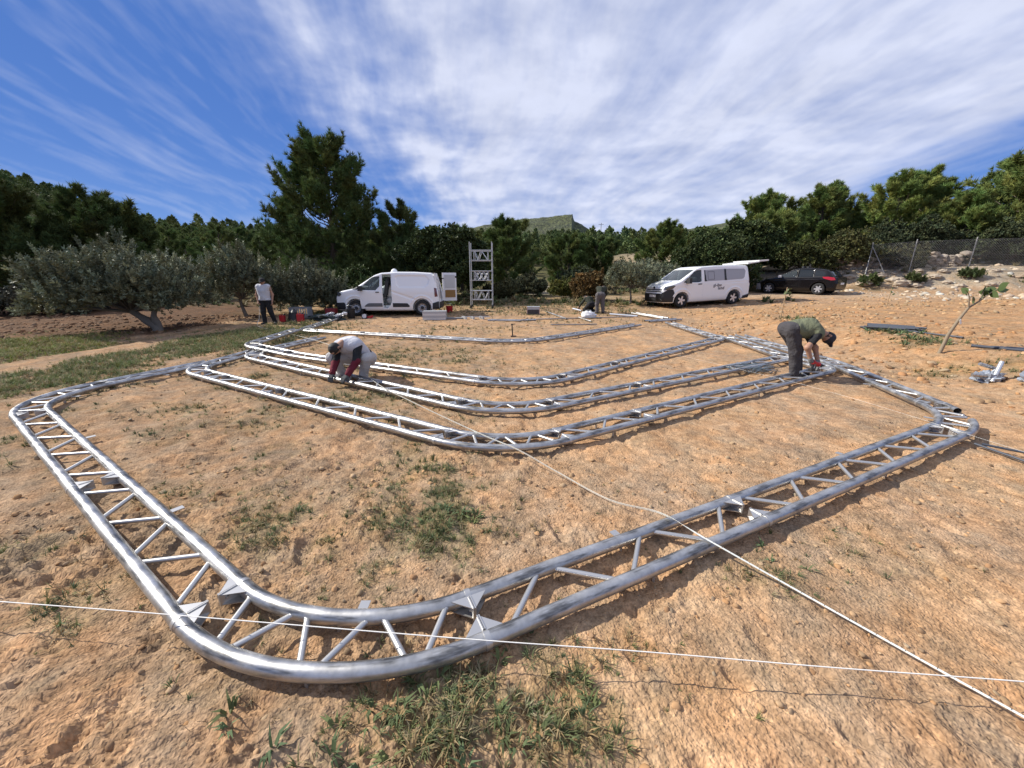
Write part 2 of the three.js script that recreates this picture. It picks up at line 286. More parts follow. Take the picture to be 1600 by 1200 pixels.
function placed(g, m) { // also for mirrored axes
  g.applyMatrix4(m); if (m.determinant() < 0) { if (!g.index) { const a = g.attributes; for (const k of Object.keys(a)) { const t = a[k], n = t.itemSize, v = t.array; for (let i = 0; i + 2 < t.count; i += 3) for (let c = 0; c < n; c++) { const x = v[(i + 1) * n + c]; v[(i + 1) * n + c] = v[(i + 2) * n + c]; v[(i + 2) * n + c] = x; } } } else { const v = g.index.array; for (let i = 0; i < v.length; i += 3) { const x = v[i + 1]; v[i + 1] = v[i + 2]; v[i + 2] = x; } } } return g;
}
const boltGeo = new THREE.CylinderGeometry(0.009, 0.009, 0.012, 6);
function bracketGeo(at, dir, inward) { // triangular gussets either side of a flanged joint
  const up = V(0, 1, 0), list = [], shape = new THREE.Shape([new THREE.Vector2(0, 0), new THREE.Vector2(0.085, 0), new THREE.Vector2(0, 0.085)]);
  for (const sg of [-1, 1]) {
    for (const y of [0.028, -0.030]) { const g = new THREE.ExtrudeGeometry(shape, { depth: 0.005, bevelEnabled: false }); // x along tube, y inward
      const m = new THREE.Matrix4().makeBasis(dir.clone().multiplyScalar(sg), inward, up.clone()); m.setPosition(at.clone().addScaledVector(dir, sg * 0.006).addScaledVector(inward, 0.025).addScaledVector(up, y - 0.0025)); list.push(placed(g, m)); }
    const f = new THREE.BoxGeometry(0.006, 0.072, 0.085), m = new THREE.Matrix4().makeBasis(dir, up, inward); m.setPosition(at.clone().addScaledVector(dir, sg * 0.0045).addScaledVector(inward, 0.072)); list.push(placed(f, m));
    const b = boltGeo.clone(), mb = new THREE.Matrix4().makeBasis(up, dir.clone().multiplyScalar(sg), inward); mb.setPosition(at.clone().addScaledVector(dir, sg * 0.012).addScaledVector(inward, 0.08)); list.push(placed(b, mb));
  }
  return merge(list);
}
function trackFrame(label, pts, radius, { joints = [], lift = 0.074, pitch = 0.36, bendPitch = 0.20, gaps = [], seed = 1, parts = 12, tabs = 1 } = {}) {
  const root = thing('track_frame', label, 'track frame', [0, 0, 0], 0, 'steel track frames laid out on the field');
  const line = centreline(pts, radius), at = sampler(line, lift), q = rng(seed);
  root.position.set(pts[0][0], 0, pts[0][1]); const shift = root.position.clone().negate();
  const put = (name, g, parent) => part(name, g.translate(shift.x, 0, shift.z), name === 'rail' ? galv : galvPlain, parent);
  const cuts = [0, ...new Set([...line.bends.flat(), ...joints])].concat(line.len).sort((a, b) => a - b).filter((s, i, l) => !i || s - l[i - 1] > 0.2);
  for (let c = 0; c < cuts.length - 1; c++) {
    const s0 = cuts[c] + (c ? 0.002 : 0), s1 = cuts[c + 1] - 0.002, sec = new THREE.Group(); sec.name = 'section'; root.add(sec);
    const isBend = line.bends.some(([a, b]) => (s0 + s1) / 2 > a && (s0 + s1) / 2 < b);
    for (const side of [-1, 1]) {
      let runs = [[s0, s1]]; for (const g of gaps) if (g.side === side) runs = runs.flatMap(([a, b]) => b <= g.a || a >= g.b ? [[a, b]] : [[a, g.a], [g.b, b]].filter(([m, n]) => n - m > 0.08));
      for (const [a, b] of runs) { const n = isBend ? Math.max(8, Math.round((b - a) / 0.05)) : 6, P = []; for (let i = 0; i <= n; i++) P.push(at(lerp(a, b, i / n), side)); put('rail', tubeAlong(P, RAIL, parts), sec); }
    }
    // zigzag struts
    const n = Math.max(2, Math.round((s1 - s0 - 0.16) / (isBend ? bendPitch : pitch))), stepS = (s1 - s0 - 0.16) / n;
    for (let i = 0; i < n; i++) {
      const a = s0 + 0.08 + i * stepS, b = a + stepS, sd = (i + c) % 2 ? 1 : -1, e = Math.min(0.03, stepS * 0.15);
      const A = at(a + e, sd), B = at(b - e, -sd), dir = B.clone().sub(A).normalize();
      put('strut', bar(A.addScaledVector(dir, RAIL * 0.8), B.addScaledVector(dir, -RAIL * 0.8), 0.0155, 0.0155, 8, false), sec);
      for (const [pt] of [[A], [B]]) if (parts > 9) put('weld', new THREE.SphereGeometry(0.019, 8, 5).translate(pt.x, pt.y, pt.z), sec);
    }
    if (c) for (const side of [-1, 1]) { // flanged joint with the previous section
      if (gaps.some((g) => g.side === side && cuts[c] > g.a - 0.02 && cuts[c] < g.b + 0.02)) continue;
      const p = at(cuts[c], side), d = at(cuts[c] + 0.02, side).sub(at(cuts[c] - 0.02, side)).normalize(), inw = at(cuts[c], -side).sub(p).normalize();
      put('bracket', bracketGeo(p, d, inw), sec);
      put('collar', bar(p.clone().addScaledVector(d, -0.014), p.clone().addScaledVector(d, 0.014), RAIL + 0.003, RAIL + 0.003, 16), sec);
    }
    if (tabs) { const s = lerp(s0, s1, 0.42 + 0.2 * q()), p = at(s, tabs), d = at(s + 0.02, tabs).sub(at(s - 0.02, tabs)).normalize(), out = p.clone().sub(at(s, -tabs)).normalize(), m = new THREE.Matrix4().makeBasis(d, V(0, 1, 0), out); m.setPosition(p.clone().addScaledVector(out, 0.075).add(V(0, -0.02, 0))); put('tab', placed(new THREE.BoxGeometry(0.05, 0.006, 0.09), m), sec); }
    // small feet keep the rails off the earth
    for (const side of [-1, 1]) { const p = at(lerp(s0, s1, 0.5), side), gy = landHeight(p.x, p.z) - 0.03; put('foot', box(0.014, Math.max(0.02, p.y - gy - 0.03), 0.03, p.x, (p.y - 0.03 + gy) / 2, p.z), sec); }
  }
  return root;
}
trackFrame('nearest and longest steel ladder frame, curving close to the camera', [[-5.95, -7.4], [-6.62, -4.92], [-0.86, -1.16], [5.30, -4.16], [6.30, -7.35], [6.62, -11.1]], [1.3, 1.35, 1.5, 4.0], { joints: [6.25, 11.85, 15.2], pitch: 0.36, gaps: [{ side: 1, a: 15.86, b: 16.26 }], seed: 3, parts: 20, tabs: -1 });
trackFrame('second nearest steel ladder frame, ending under the hands of the olive vest worker', [[-5.85, -9.0], [-5.82, -6.75], [-0.1, -3.37], [5.8, -6.85], [5.75, -7.7]], [0.9, 1.2, 0.45], { joints: [3.3, 4.9, 10.6], seed: 5, parts: 14, tabs: 0 });
trackFrame('third steel ladder frame, under the hands of the crouching worker', [[-5.35, -10.7], [-5.75, -8.15], [-0.1, -4.42], [5.75, -7.9], [6.1, -11.0]], [0.9, 1.2, 0.6], { joints: [3.9, 5.9, 11.5], seed: 7, parts: 12, tabs: 0 });
trackFrame('fourth steel ladder frame, passing behind the crouching worker', [[-6.65, -12.0], [-6.22, -8.95], [0.25, -5.65], [5.75, -10.55], [5.8, -14.25]], [0.85, 1.3, 0.7], { joints: [4.4, 6.5, 12.5], lift: (s) => lerp(0.155, 0.074, ss(3.0, 5.2, s)), seed: 9, parts: 12, tabs: 0 });
trackFrame('farthest long steel ladder frame, starting beside the tool heap', [[-7.05, -15.6], [-6.75, -12.3], [0.2, -9.9], [4.45, -13.7]], [0.8, 1.6], { joints: [5.5, 7.6], seed: 13, parts: 10, tabs: 0 });
// ------------------------------------------------------------------ trees and scrub
const bark = std(0.11, 0.085, 0.065, 0.95), barkGrey = std(0.17, 0.15, 0.125, 0.95);
const needleMat = new THREE.MeshPhysicalMaterial({ color: 0xffffff, roughness: 0.75, specularIntensity: 0.35, transmission: 0.22, thickness: 0, side: THREE.DoubleSide }); needleMat.name = 'needles';
const leafMat = new THREE.MeshPhysicalMaterial({ color: 0xffffff, roughness: 0.62, specularIntensity: 0.35, transmission: 0.2, thickness: 0, side: THREE.DoubleSide }); leafMat.name = 'leaves';
function bladesGeo(n, seed, { len = [0.18, 0.3], wid = 0.03, cone = 0.9, diamond = false, base = 0 } = {}) { // a sprig: blades out of one point, around +y
  const q = rng(seed), pos = [], nor = [];
  for (let i = 0; i < n; i++) {
    const a = q() * 6.283, t = Math.sqrt(q()) * cone, d = V(Math.sin(t) * Math.cos(a), Math.cos(t), Math.sin(t) * Math.sin(a)), l = lerp(len[0], len[1], q());
    const s = V(q() - 0.5, q() - 0.5, q() - 0.5).cross(d).normalize().multiplyScalar(wid * (0.7 + 0.6 * q())), o = V(0, base * q(), 0), nn = V().crossVectors(s, d).normalize();
    const e = o.clone().addScaledVector(d, l), m = o.clone().addScaledVector(d, l * 0.45);
    const tri = diamond ? [o, m.clone().add(s), e, o, e, m.clone().sub(s)] : [o.clone().add(s), e, o.clone().sub(s)];
    for (const p of tri) { pos.push(p.x, p.y, p.z); nor.push(nn.x, nn.y, nn.z); }
  }
  const g = new THREE.BufferGeometry(); g.setAttribute('position', new THREE.Float32BufferAttribute(pos, 3)); g.setAttribute('normal', new THREE.Float32BufferAttribute(nor, 3)); return g;
}
const needleTuft = bladesGeo(22, 41, { len: [0.16, 0.34], wid: 0.019, cone: 1.05, base: 0.1 });
const leafSprig = bladesGeo(16, 42, { len: [0.07, 0.13], wid: 0.020, cone: 1.3, diamond: true, base: 0.22 });
const broadSprig = bladesGeo(14, 43, { len: [0.10, 0.18], wid: 0.045, cone: 1.4, diamond: true, base: 0.15 });
const UPV = V(0, 1, 0);
function crownMesh(geo, mat, list, parent, name = 'crown') { // list of {p, d, s, c}
  const m = new THREE.InstancedMesh(geo, mat, list.length); m.name = name;
  const qq = new THREE.Quaternion(), q2 = new THREE.Quaternion();
  list.forEach((l, i) => { qq.setFromUnitVectors(UPV, l.d); q2.setFromAxisAngle(l.d, l.a); m.setMatrixAt(i, M4(l.p, q2.multiply(qq), V(l.s, l.s, l.s))); m.setColorAt(i, l.c); });
  m.userData.kind = 'stuff'; parent.add(m); return m;
}
const jit = (c, q, k = 0.3) => { const v = 1 + (q() - 0.5) * 2 * k, w = (q() - 0.5) * 0.25; return new THREE.Color().setRGB(c[0] * v * (1 + w), c[1] * v, c[2] * v * (1 - w)); };
// an Aleppo pine standing at the origin: trunk, rising limbs, needle shoots along their outer halves
function makePine(root, seed, H, W, { low = 0.12, clumps = 110, per = 34, tuft = 1, tint = [0.11, 0.155, 0.045], full = 0.34, lean = 0 } = {}) {
  const q = rng(seed), wood = [], crown = [], ph = q() * 6.28, nb = Math.round(clumps * 0.42), per2 = Math.round(per * 2.3);
  const axis = (t) => V(lean * t * H + 0.04 * W * Math.sin(t * 3 + ph) * t, t * H * 0.97, 0.04 * W * Math.cos(t * 2.4 + ph) * t);
  const tp = []; for (let i = 0; i <= 10; i++) tp.push(axis(i / 10).setY(i / 10 * H * 0.97 - 0.15 * (i === 0)));
  wood.push(tubeAlong(tp, (t) => lerp(0.026 * H, 0.010, Math.pow(t, 0.8)), 8));
  const side = [0, 1, 2, 3, 4, 5].map(() => [q() * 6.28, 0.15 + 0.8 * q(), (q() - 0.45) * 0.75]);       // the crown bulges here and is thin there
  for (let i = 0; i < nb; i++) {
    const t = lerp(low, 0.985, Math.pow((i + 0.8 * q()) / nb, 0.92)), a = i * 2.39996 + (q() - 0.5) * 1.4;
    const prof = t < full ? lerp(0.80, 1, ss(low, full, t)) : Math.pow(Math.max(0.02, 1 - (t - full) / (1.04 - full)), 0.78);
    let k = 0.86 + 0.42 * (q() - 0.5); for (const [sa, st, sv] of side) k += sv * Math.exp(-((1 - Math.cos(a - sa)) * 2.2) - ((t - st) ** 2) * 22);
    const L = Math.max(0.12 * W, W / 2 * prof * clamp(k, 0.42, 1.28)), rise = lerp(0.10, 0.62, t) + 0.22 * (q() - 0.3);
    const from = axis(Math.max(0.02, t - 0.10)), o = V(Math.cos(a), 0, Math.sin(a)), bend = (q() - 0.5) * 0.5, sd = V(-o.z, 0, o.x);
    const at = (u) => from.clone().addScaledVector(o, L * u).addScaledVector(sd, L * bend * u * u).add(V(0, L * rise * u + L * 0.30 * u * u * u + (u < 0.5 ? -0.06 * L * Math.sin(u * 6) : 0), 0));
    wood.push(tubeAlong([at(0), at(0.35), at(0.7), at(0.95)], (u) => lerp(0.004 * H * (1.2 - t) + 0.016, 0.006, u), 5));
    const dull = 0.80 + 0.42 * q(), warm = lerp(0.88, 1.22, q()), base = [tint[0] * dull * warm, tint[1] * dull, tint[2] * dull];
    const n = Math.max(10, Math.round(per2 * (0.35 + 0.75 * L / (W / 2)) * (0.75 + 0.5 * q()))), tw = Math.max(4, Math.round(n / 7));
    for (let b = 0; b < tw; b++) {                                      // twigs, each a small upright brush
      const u = lerp(q() < 0.25 ? 0.12 : 0.42, 1.0, Math.sqrt(q())), c = at(u), away = 0.30 * L * (1.15 - u * 0.75) * (0.35 + q()), ta = q() * 6.283;
      c.addScaledVector(sd, Math.cos(ta) * away * 1.1).add(V(0, Math.sin(ta) * away * 0.42 + 0.05 * W * 0.1, 0)).addScaledVector(o, (q() - 0.4) * 0.18 * L);
      const dir = o.clone().multiplyScalar(0.45 + 0.35 * q()).addScaledVector(sd, (q() - 0.5) * 0.9).add(V(0, 0.75 + 0.5 * q(), 0)).normalize(), m = Math.round(n / tw * (0.6 + 0.8 * q())), len = 0.085 * W * (0.6 + 0.7 * q());
      for (let j = 0; j < m; j++) { const v = m > 1 ? j / (m - 1) : 0; crown.push({ p: c.clone().addScaledVector(dir, len * (v - 0.35)).add(V((q() - 0.5) * 0.03 * W, (q() - 0.5) * 0.02 * W, (q() - 0.5) * 0.03 * W)), d: dir.clone().add(V((q() - 0.5) * 0.7, (q() - 0.5) * 0.4, (q() - 0.5) * 0.7)).normalize(), a: q() * 6.28, s: tuft * (0.8 + 0.45 * q()) * lerp(1.05, 0.8, v), c: jit(base, q, 0.2) }); }
    }
  }
  part('trunk', wood, bark, root); crownMesh(needleTuft, needleMat, crown, root);
  return root;
}
// a broadleaf: forked trunk, rounded uneven crown of leafy sprigs
function makeBroadleaf(root, seed, H, W, { trunkH = 0.3, clumps = 60, per = 40, sprig = 1, tint = [0.13, 0.15, 0.085], geo = leafSprig, stems = 1, lean = [0, 0], trunkR = 0.03, bottom = 0.25, spread = 0.45, mat = leafMat, wm = barkGrey, up = 0.5, sky = 0.1, shoots = 0, shootLen = 0.5, gnarl } = {}) {
  const q = rng(seed), wood = [], crown = [], fork = V(lean[0], trunkH * H, lean[1]);
  for (let s = 0; s < stems; s++) { const o = stems > 1 ? V((q() - 0.5) * 0.5, 0, (q() - 0.5) * 0.4) : V(0, 0, 0); wood.push(tubeAlong([o.clone().setY(-0.12), o.clone().lerp(fork, 0.45).add(V((q() - 0.5) * 0.12, 0, (q() - 0.5) * 0.1)), fork.clone().add(V((q() - 0.5) * 0.3, 0, (q() - 0.5) * 0.3))], (t) => trunkR * H * lerp(1.25, 0.7, t), 8)); }
  if (gnarl) { wood.length = 0; for (const [pts, r] of gnarl) wood.push(tubeAlong(new THREE.CatmullRomCurve3(pts.map((p) => V(...p))).getPoints(14), (t) => r * lerp(1, 0.5, t) * (1 + 0.12 * Math.sin(t * 19)), 9)); }
  for (let i = 0; i < clumps; i++) {
    const t = (i + 0.5) / clumps, e = Math.acos(lerp(-spread, 1, t)), a = i * 2.4 + q() * 0.9, f = q() < 0.7 ? lerp(0.72, 1.06, q()) : lerp(0.2, 0.72, q());
    const cy = lerp(bottom, 1, 0.42) * H, ry = (H - cy) * 0.92, lump = 1 + 0.22 * N2(Math.cos(a) * 1.3 + seed, Math.sin(a) * 1.3 + e);
    const c = V(lean[0] * 1.2 + Math.sin(e) * Math.cos(a) * W / 2 * f * lump, cy + Math.cos(e) * ry * f * lump, lean[1] * 1.2 + Math.sin(e) * Math.sin(a) * W / 2 * f * lump);
    if (c.y < bottom * H * 0.6) c.y = bottom * H * (0.6 + 0.3 * q());
    const mid = fork.clone().lerp(c, 0.5).add(V((q() - 0.5) * 0.2, 0.12 * q(), (q() - 0.5) * 0.2)); if (i % 2 === 0) wood.push(tubeAlong([fork, mid, c], (s) => lerp(trunkR * H * 0.42, 0.006, Math.pow(s, 0.6)), 5));
    const cr = W * 0.105 * (0.75 + 0.6 * q()), dull = 0.8 + 0.4 * q(), base = tint.map((v) => v * dull), n = Math.round(per * (0.6 + 0.8 * q()));
    for (let k = 0; k < n; k++) {
      const b = q() * 6.283, z = lerp(-0.8, 1, q()), s = Math.sqrt(1 - z * z), d = V(s * Math.cos(b), z * 0.85, s * Math.sin(b)), p = c.clone().addScaledVector(d, cr * Math.cbrt(0.1 + 0.9 * q()));
      if (p.y < 0.06) p.y = 0.06 + 0.1 * q();
      crown.push({ p, d: d.clone().add(V(Math.cos(a) * 0.3, up, Math.sin(a) * 0.3)).normalize(), a: q() * 6.28, s: sprig * (0.75 + 0.5 * q()), c: q() < sky ? jit(base.map((v) => v * 1.7), q, 0.15) : jit(base, q, 0.25) });
    }
  }
  const cen = V(lean[0] * 1.2, H * 0.5, lean[1] * 1.2), tips = crown.slice();
  for (let k = 0; k < shoots; k++) { const o = tips[Math.floor(q() * tips.length)], d = o.p.clone().sub(cen).setY(0).multiplyScalar(0.5 / W).add(V((q() - 0.5) * 0.7, 0.9, (q() - 0.5) * 0.7)).normalize(), n = 4 + Math.floor(q() * 4), l = shootLen * (0.5 + 0.7 * q()); for (let j = 0; j < n; j++) crown.push({ ...o, p: o.p.clone().addScaledVector(d, l * j / n), d, a: q() * 6.28, s: o.s * lerp(1, 0.75, j / n) }); }
  part('trunk', wood, wm, root); crownMesh(geo, mat, crown, root);
  return root;
}
const onLand = (x, z) => [x, landHeight(x, z) - 0.03, z];
const pineAt = (x, z, label, seed, H, W, o, group, name = 'pine_tree') => makePine(thing(name, label, 'tree', onLand(x, z), seed * 1.3, group), seed, H, W, o);

// the tall pine behind the first van
pineAt(-11.6, -26.2, 'tallest pine, full and lumpy, rising behind the van with the open doors', 101, 9.9, 7.9, { low: 0.05, clumps: 300, per: 44, tuft: 1.05, full: 0.36, tint: [0.105, 0.15, 0.045] });
makePine(thing('pine_tree', 'small pine leaning out right beside the tallest pine', 'tree', onLand(-8.0, -27.2), 0.4), 102, 6.2, 4.4, { low: 0.1, clumps: 90, per: 36, lean: 0.1, tint: [0.10, 0.14, 0.044] });
pineAt(-27.5, -21.5, 'big dark pine cut by the left edge of the picture', 103, 6.9, 7.6, { low: 0.04, clumps: 230, per: 40, tuft: 1.1, tint: [0.09, 0.13, 0.04] });
pineAt(-25.2, -25.0, 'dark pine just right of the big edge pine, behind the olive trees', 104, 6.2, 6.4, { low: 0.05, clumps: 180, per: 38, tuft: 1.1, tint: [0.09, 0.13, 0.04] });
pineAt(-9.3, -34.5, 'rounded pine peeping out right of the tallest pine', 106, 5.5, 4.6, { low: 0.06, clumps: 120, per: 34, tuft: 1.15, full: 0.5, tint: [0.13, 0.18, 0.05] });
pineAt(-4.3, -34.0, 'rounded pine left of the scaffold tower', 107, 5.5, 4.4, { low: 0.08, clumps: 120, per: 34, tuft: 1.15, full: 0.5 });
pineAt(-0.5, -31.5, 'pointed pine right behind the scaffold tower', 108, 5.8, 4.4, { low: 0.10, clumps: 130, per: 34, tuft: 1.1, full: 0.42 });
pineAt(5.3, -37.0, 'pine in the middle distance left of the bending pair', 109, 4.9, 4.8, { low: 0.06, clumps: 120, per: 32, tuft: 1.2, full: 0.5 });
pineAt(8.0, -39.5, 'broad pine above the bending pair', 110, 4.9, 4.6, { low: 0.06, clumps: 120, per: 32, tuft: 1.2, full: 0.5 });
pineAt(14.2, -38.0, 'light green pine behind the windscreen of the second van', 111, 5.0, 4.6, { low: 0.05, clumps: 120, per: 32, tuft: 1.2, tint: [0.14, 0.185, 0.052] });
// pines on the bank at the right
for (const [x, z, H, W, seed, label, o] of [
  [25.0, -33.5, 6.0, 4.4, 121, 'slim pine at the left end of the right hand pine row', { full: 0.3 }],
  [29.0, -31.5, 6.2, 5.2, 122, 'bright bushy pine behind the black car', { full: 0.4, tint: [0.19, 0.245, 0.065] }],
  [31.8, -32.0, 6.3, 4.6, 123, 'upright pine directly right of the bright bushy pine', { full: 0.34 }],
  [34.8, -27.5, 6.9, 6.6, 124, 'widest pine of the right hand row, with bare limbs low down', { full: 0.45, low: 0.14 }],
  [40.0, -27.0, 6.0, 5.2, 125, 'thin crowned pine between the widest pine and the right edge', { full: 0.5, low: 0.16 }],
  [37.2, -22.3, 5.6, 5.6, 126, 'warm green pine cut by the right edge of the picture', { full: 0.45, tint: [0.20, 0.22, 0.06] }],
  [22.6, -36.5, 5.6, 5.0, 127, 'dark pine behind the left end of the right hand row', {}],
  [27.2, -36.0, 5.8, 5.6, 128, 'pine filling the gap behind the bright bushy pine', {}],
  [33.6, -35.0, 6.4, 5.6, 129, 'pine peeping out behind the upright pine', {}],
  [38.0, -32.0, 6.6, 6.0, 130, 'dark pine behind the widest pine', {}],
  [31.6, -28.6, 4.2, 4.8, 131, 'low spreading pine in front of the upright pine', { low: 0.04 }],
  [36.6, -25.3, 4.0, 5.0, 132, 'low spreading pine behind the last fence posts', { low: 0.04 }],
  [43.5, -29.0, 6.2, 6.0, 133, 'dark pine at the back of the right edge', {}],
  [20.6, -32.0, 4.0, 4.6, 134, 'small yellow green pine above the black car', { low: 0.03 }],
]) pineAt(x, z, label, seed, H, W, { low: 0.05, clumps: 130, per: 34, tuft: 1.15, tint: [0.16, 0.215, 0.06], ...o }, 'pines on the bank at the right');

// olive trees and other broadleaves
const broadAt = (name, x, z, label, seed, H, W, o, group) => makeBroadleaf(thing(name, label, 'tree', onLand(x, z), 0, group), seed, H, W, o);
const OLIVE = [0.175, 0.188, 0.118];
broadAt('olive_tree', -11.7, -12.7, 'large spreading grey olive tree with a leaning forked trunk', 201, 2.45, 3.7, { trunkH: 0.26, clumps: 120, per: 26, tint: OLIVE, lean: [-0.9, -0.2], trunkR: 0.052, bottom: 0.18, spread: 0.48, up: 0.9, gnarl: [[[[0, -0.15, 0], [0.0, 0.12, 0], [-0.28, 0.33, -0.05], [-0.6, 0.52, -0.1], [-0.95, 0.72, -0.2], [-1.3, 1.1, -0.2]], 0.15], [[[0.02, -0.1, 0], [0.06, 0.18, -0.03], [0.0, 0.5, 0.02], [0.14, 0.85, 0.0], [0.05, 1.2, -0.05]], 0.11]], shoots: 420, shootLen: 0.5, sky: 0.2 });
broadAt('olive_tree', -11.3, -16.6, 'smaller olive tree right of the large spreading one', 202, 2.5, 2.4, { trunkH: 0.3, clumps: 50, per: 20, tint: OLIVE, lean: [-0.2, -0.1], trunkR: 0.028, bottom: 0.2, spread: 0.5, up: 0.9, shoots: 260, shootLen: 0.6, sky: 0.2 });
broadAt('olive_tree', -9.3, -17.9, 'bushy olive behind the standing worker', 203, 2.0, 3.0, { trunkH: 0.16, clumps: 70, per: 26, tint: OLIVE.map((v) => v * 0.8), trunkR: 0.025, bottom: 0.02, stems: 3, up: 1.0, spread: 0.6, shoots: 320, shootLen: 0.55 });
broadAt('olive_tree', 6.55, -21.7, 'young olive with a thin straight trunk left of the second van', 204, 2.05, 2.9, { trunkH: 0.42, clumps: 46, per: 36, tint: OLIVE, trunkR: 0.026, bottom: 0.42, up: 0.8 });
broadAt('olive_tree', 8.3, -24.4, 'low olive just behind the nose of the second van', 205, 2.2, 3.2, { trunkH: 0.3, clumps: 50, per: 40, tint: OLIVE, bottom: 0.2, up: 0.8 });
const DARK = { geo: broadSprig, tint: [0.048, 0.068, 0.022], bottom: 0.02, stems: 3, trunkH: 0.2, wm: bark };
broadAt('carob_tree', -3.9, -23.6, 'dark dense evergreen with a stout trunk behind the open rear door', 211, 4.0, 4.2, { ...DARK, bottom: 0.16, clumps: 130, per: 46, stems: 1, trunkR: 0.05, trunkH: 0.3 });
broadAt('carob_tree', 13.6, -27.6, 'round dark evergreen behind the second van', 212, 3.5, 4.8, { ...DARK, clumps: 140, per: 46, tint: [0.062, 0.085, 0.028] });
broadAt('carob_tree', 17.2, -29.5, 'round dark evergreen above the raised tailgate', 213, 3.3, 4.2, { ...DARK, clumps: 120, per: 44, tint: [0.062, 0.085, 0.028] });
const LOW = { geo: leafSprig, sprig: 0.9, clumps: 14, per: 12, shoots: 40, shootLen: 0.25 };
const BUSH = { geo: broadSprig, sprig: 0.75, trunkH: 0.12, bottom: 0.02, stems: 3, trunkR: 0.018, clumps: 46, per: 34, wm: bark };
for (const [x, z, H, W, seed, tint, label] of [
  [4.6, -23.6, 1.65, 1.9, 221, [0.16, 0.105, 0.04], 'rust brown bush behind the bending pair'],
  [3.4, -25.0, 1.1, 1.7, 222, [0.13, 0.13, 0.03], 'yellow green bush left of the rust brown one'],
  [-7.0, -19.6, 1.25, 2.3, 223, [0.06, 0.085, 0.025], 'low green bush under the nose of the first van'],
  [-8.4, -21.0, 1.9, 2.6, 224, [0.06, 0.085, 0.025], 'green bush between the bushy olive and the first van'],
  [1.0, -27.0, 1.3, 2.2, 225, [0.09, 0.095, 0.05], 'grey green shrub right of the scaffold foot'],
  [4.9, -29.0, 1.9, 2.6, 226, [0.075, 0.09, 0.045], 'round grey shrub beside the pale lane'],
  [-0.8, -25.2, 0.9, 1.8, 227, [0.10, 0.10, 0.045], 'low shrub under the scaffold tower'],
  [19.4, -27.2, 1.9, 3.4, 228, [0.085, 0.095, 0.03], 'green scrub behind the black car bonnet'],
  [22.3, -26.8, 2.2, 3.4, 229, [0.10, 0.105, 0.04], 'tall scrub behind the black car roof'],
  [25.0, -26.0, 1.3, 2.6, 230, [0.10, 0.10, 0.045], 'scrub right of the black car'],
  [21.8, -24.3, 0.6, 1.0, 231, [0.07, 0.095, 0.03], 'small dark shrub at the black car bumper'],
  [26.6, -23.1, 0.42, 0.8, 232, [0.07, 0.095, 0.035], 'small shrub on the pale bank below the middle fence post'],
  [30.6, -20.9, 0.5, 0.9, 233, [0.075, 0.10, 0.03], 'small shrub on the pale bank near the right edge'],
  [24.2, -23.9, 0.4, 0.7, 235, [0.08, 0.10, 0.035], 'tiny shrub on the pale bank below the first fence post'],
  [28.6, -21.7, 0.38, 0.8, 236, [0.09, 0.10, 0.04], 'tiny shrub between the two small shrubs on the pale bank'],
  [-21.0, -17.8, 1.0, 3.6, 234, [0.07, 0.07, 0.05], 'low grey scrub under the big edge pine'],
]) broadAt('shrub', x, z, label, seed, H, W, { ...BUSH, tint, ...(H < 0.65 ? LOW : { shoots: 60, shootLen: 0.4 }) }, 'shrubs at the field edge');
// thicket behind the wire fence
{ const q = rng(77); for (let i = 0; i < 9; i++) { const x = 26 + i * 1.7 + q(), z = -28.3 + i * 0.85 + (q() - 0.5); broadAt('shrub', x, z, 'dark leafy shrub in the thicket behind the wire fence', 240 + i, 2.1 + q() * 0.8, 3.0, { ...BUSH, tint: [0.06, 0.075, 0.035], clumps: 50 }, 'thicket behind the wire fence'); } }

// woodland rows: three pine models, cloned
{
  const q = rng(301), G = 'pines of the woodland behind the field', L = 'dark green pine in the woodland behind the field';
  const models = [0, 1, 2].map((k) => { const t = thing('pine_tree', L, 'tree', [0, 0, 0], 0, G); makePine(t, 310 + k, 8.5 + k * 0.6, 6.0 + k * 0.5, { low: 0.05, clumps: 80, per: 20, tuft: 1.7, full: 0.45, tint: [0.12, 0.165, 0.05] }); return t; });
  const used = [0, 0, 0], pl = [];
  let made = 0;
  for (let tries = 0; tries < 3000 && made < 240; tries++) {
    const r = lerp(42, 112, Math.sqrt(q())), az = (q() - 0.5) * 2 * 58 * Math.PI / 180, x = r * Math.sin(az), z = -r * Math.cos(az);
    if (x > 14 && (x - 18) * 0.447 - (z + 25.5) * 0.894 < 6) continue;
    if (Math.abs(x - 2.2 - (-z - 30) * 0.08) < 3.2 && -z < 56) continue;
    if (pl.some(([a, b]) => Math.hypot(a - x, b - z) < 3.0)) continue;
    pl.push([x, z]);
    const k = Math.floor(q() * 3); let t = models[k];
    if (used[k]++) { t = models[k].clone(); t.name = numbered('pine_tree'); scene.add(t); }
    const where = [[-38, 'on the slope behind the big edge pine'], [-24, 'on the slope behind the olive trees'], [-13, 'behind the tallest pine'], [-2, 'behind the scaffold tower'], [10, 'behind the bending pair'], [24, 'behind the second van'], [90, 'behind the right hand pine row']].find(([a]) => az * 180 / Math.PI < a)[1];
    tag(t, 'dark green woodland pine ' + where, 'tree', 'woodland pines ' + where);
    t.position.set(...onLand(x, z)); t.rotation.y = q() * 6.28; const azd = az * 180 / Math.PI, top = azd < -12 ? 6.7 : azd < 24 ? 5.0 : 6.0, hmax = r * Math.tan((top - 1.6 * q() * q()) * Math.PI / 180) + 1.65 - landHeight(x, z), s = clamp(hmax / 9.6, 0.3, 0.72); t.scale.set(s * (0.9 + 0.35 * q()), s, s * (0.9 + 0.35 * q())); made++;
  }
}
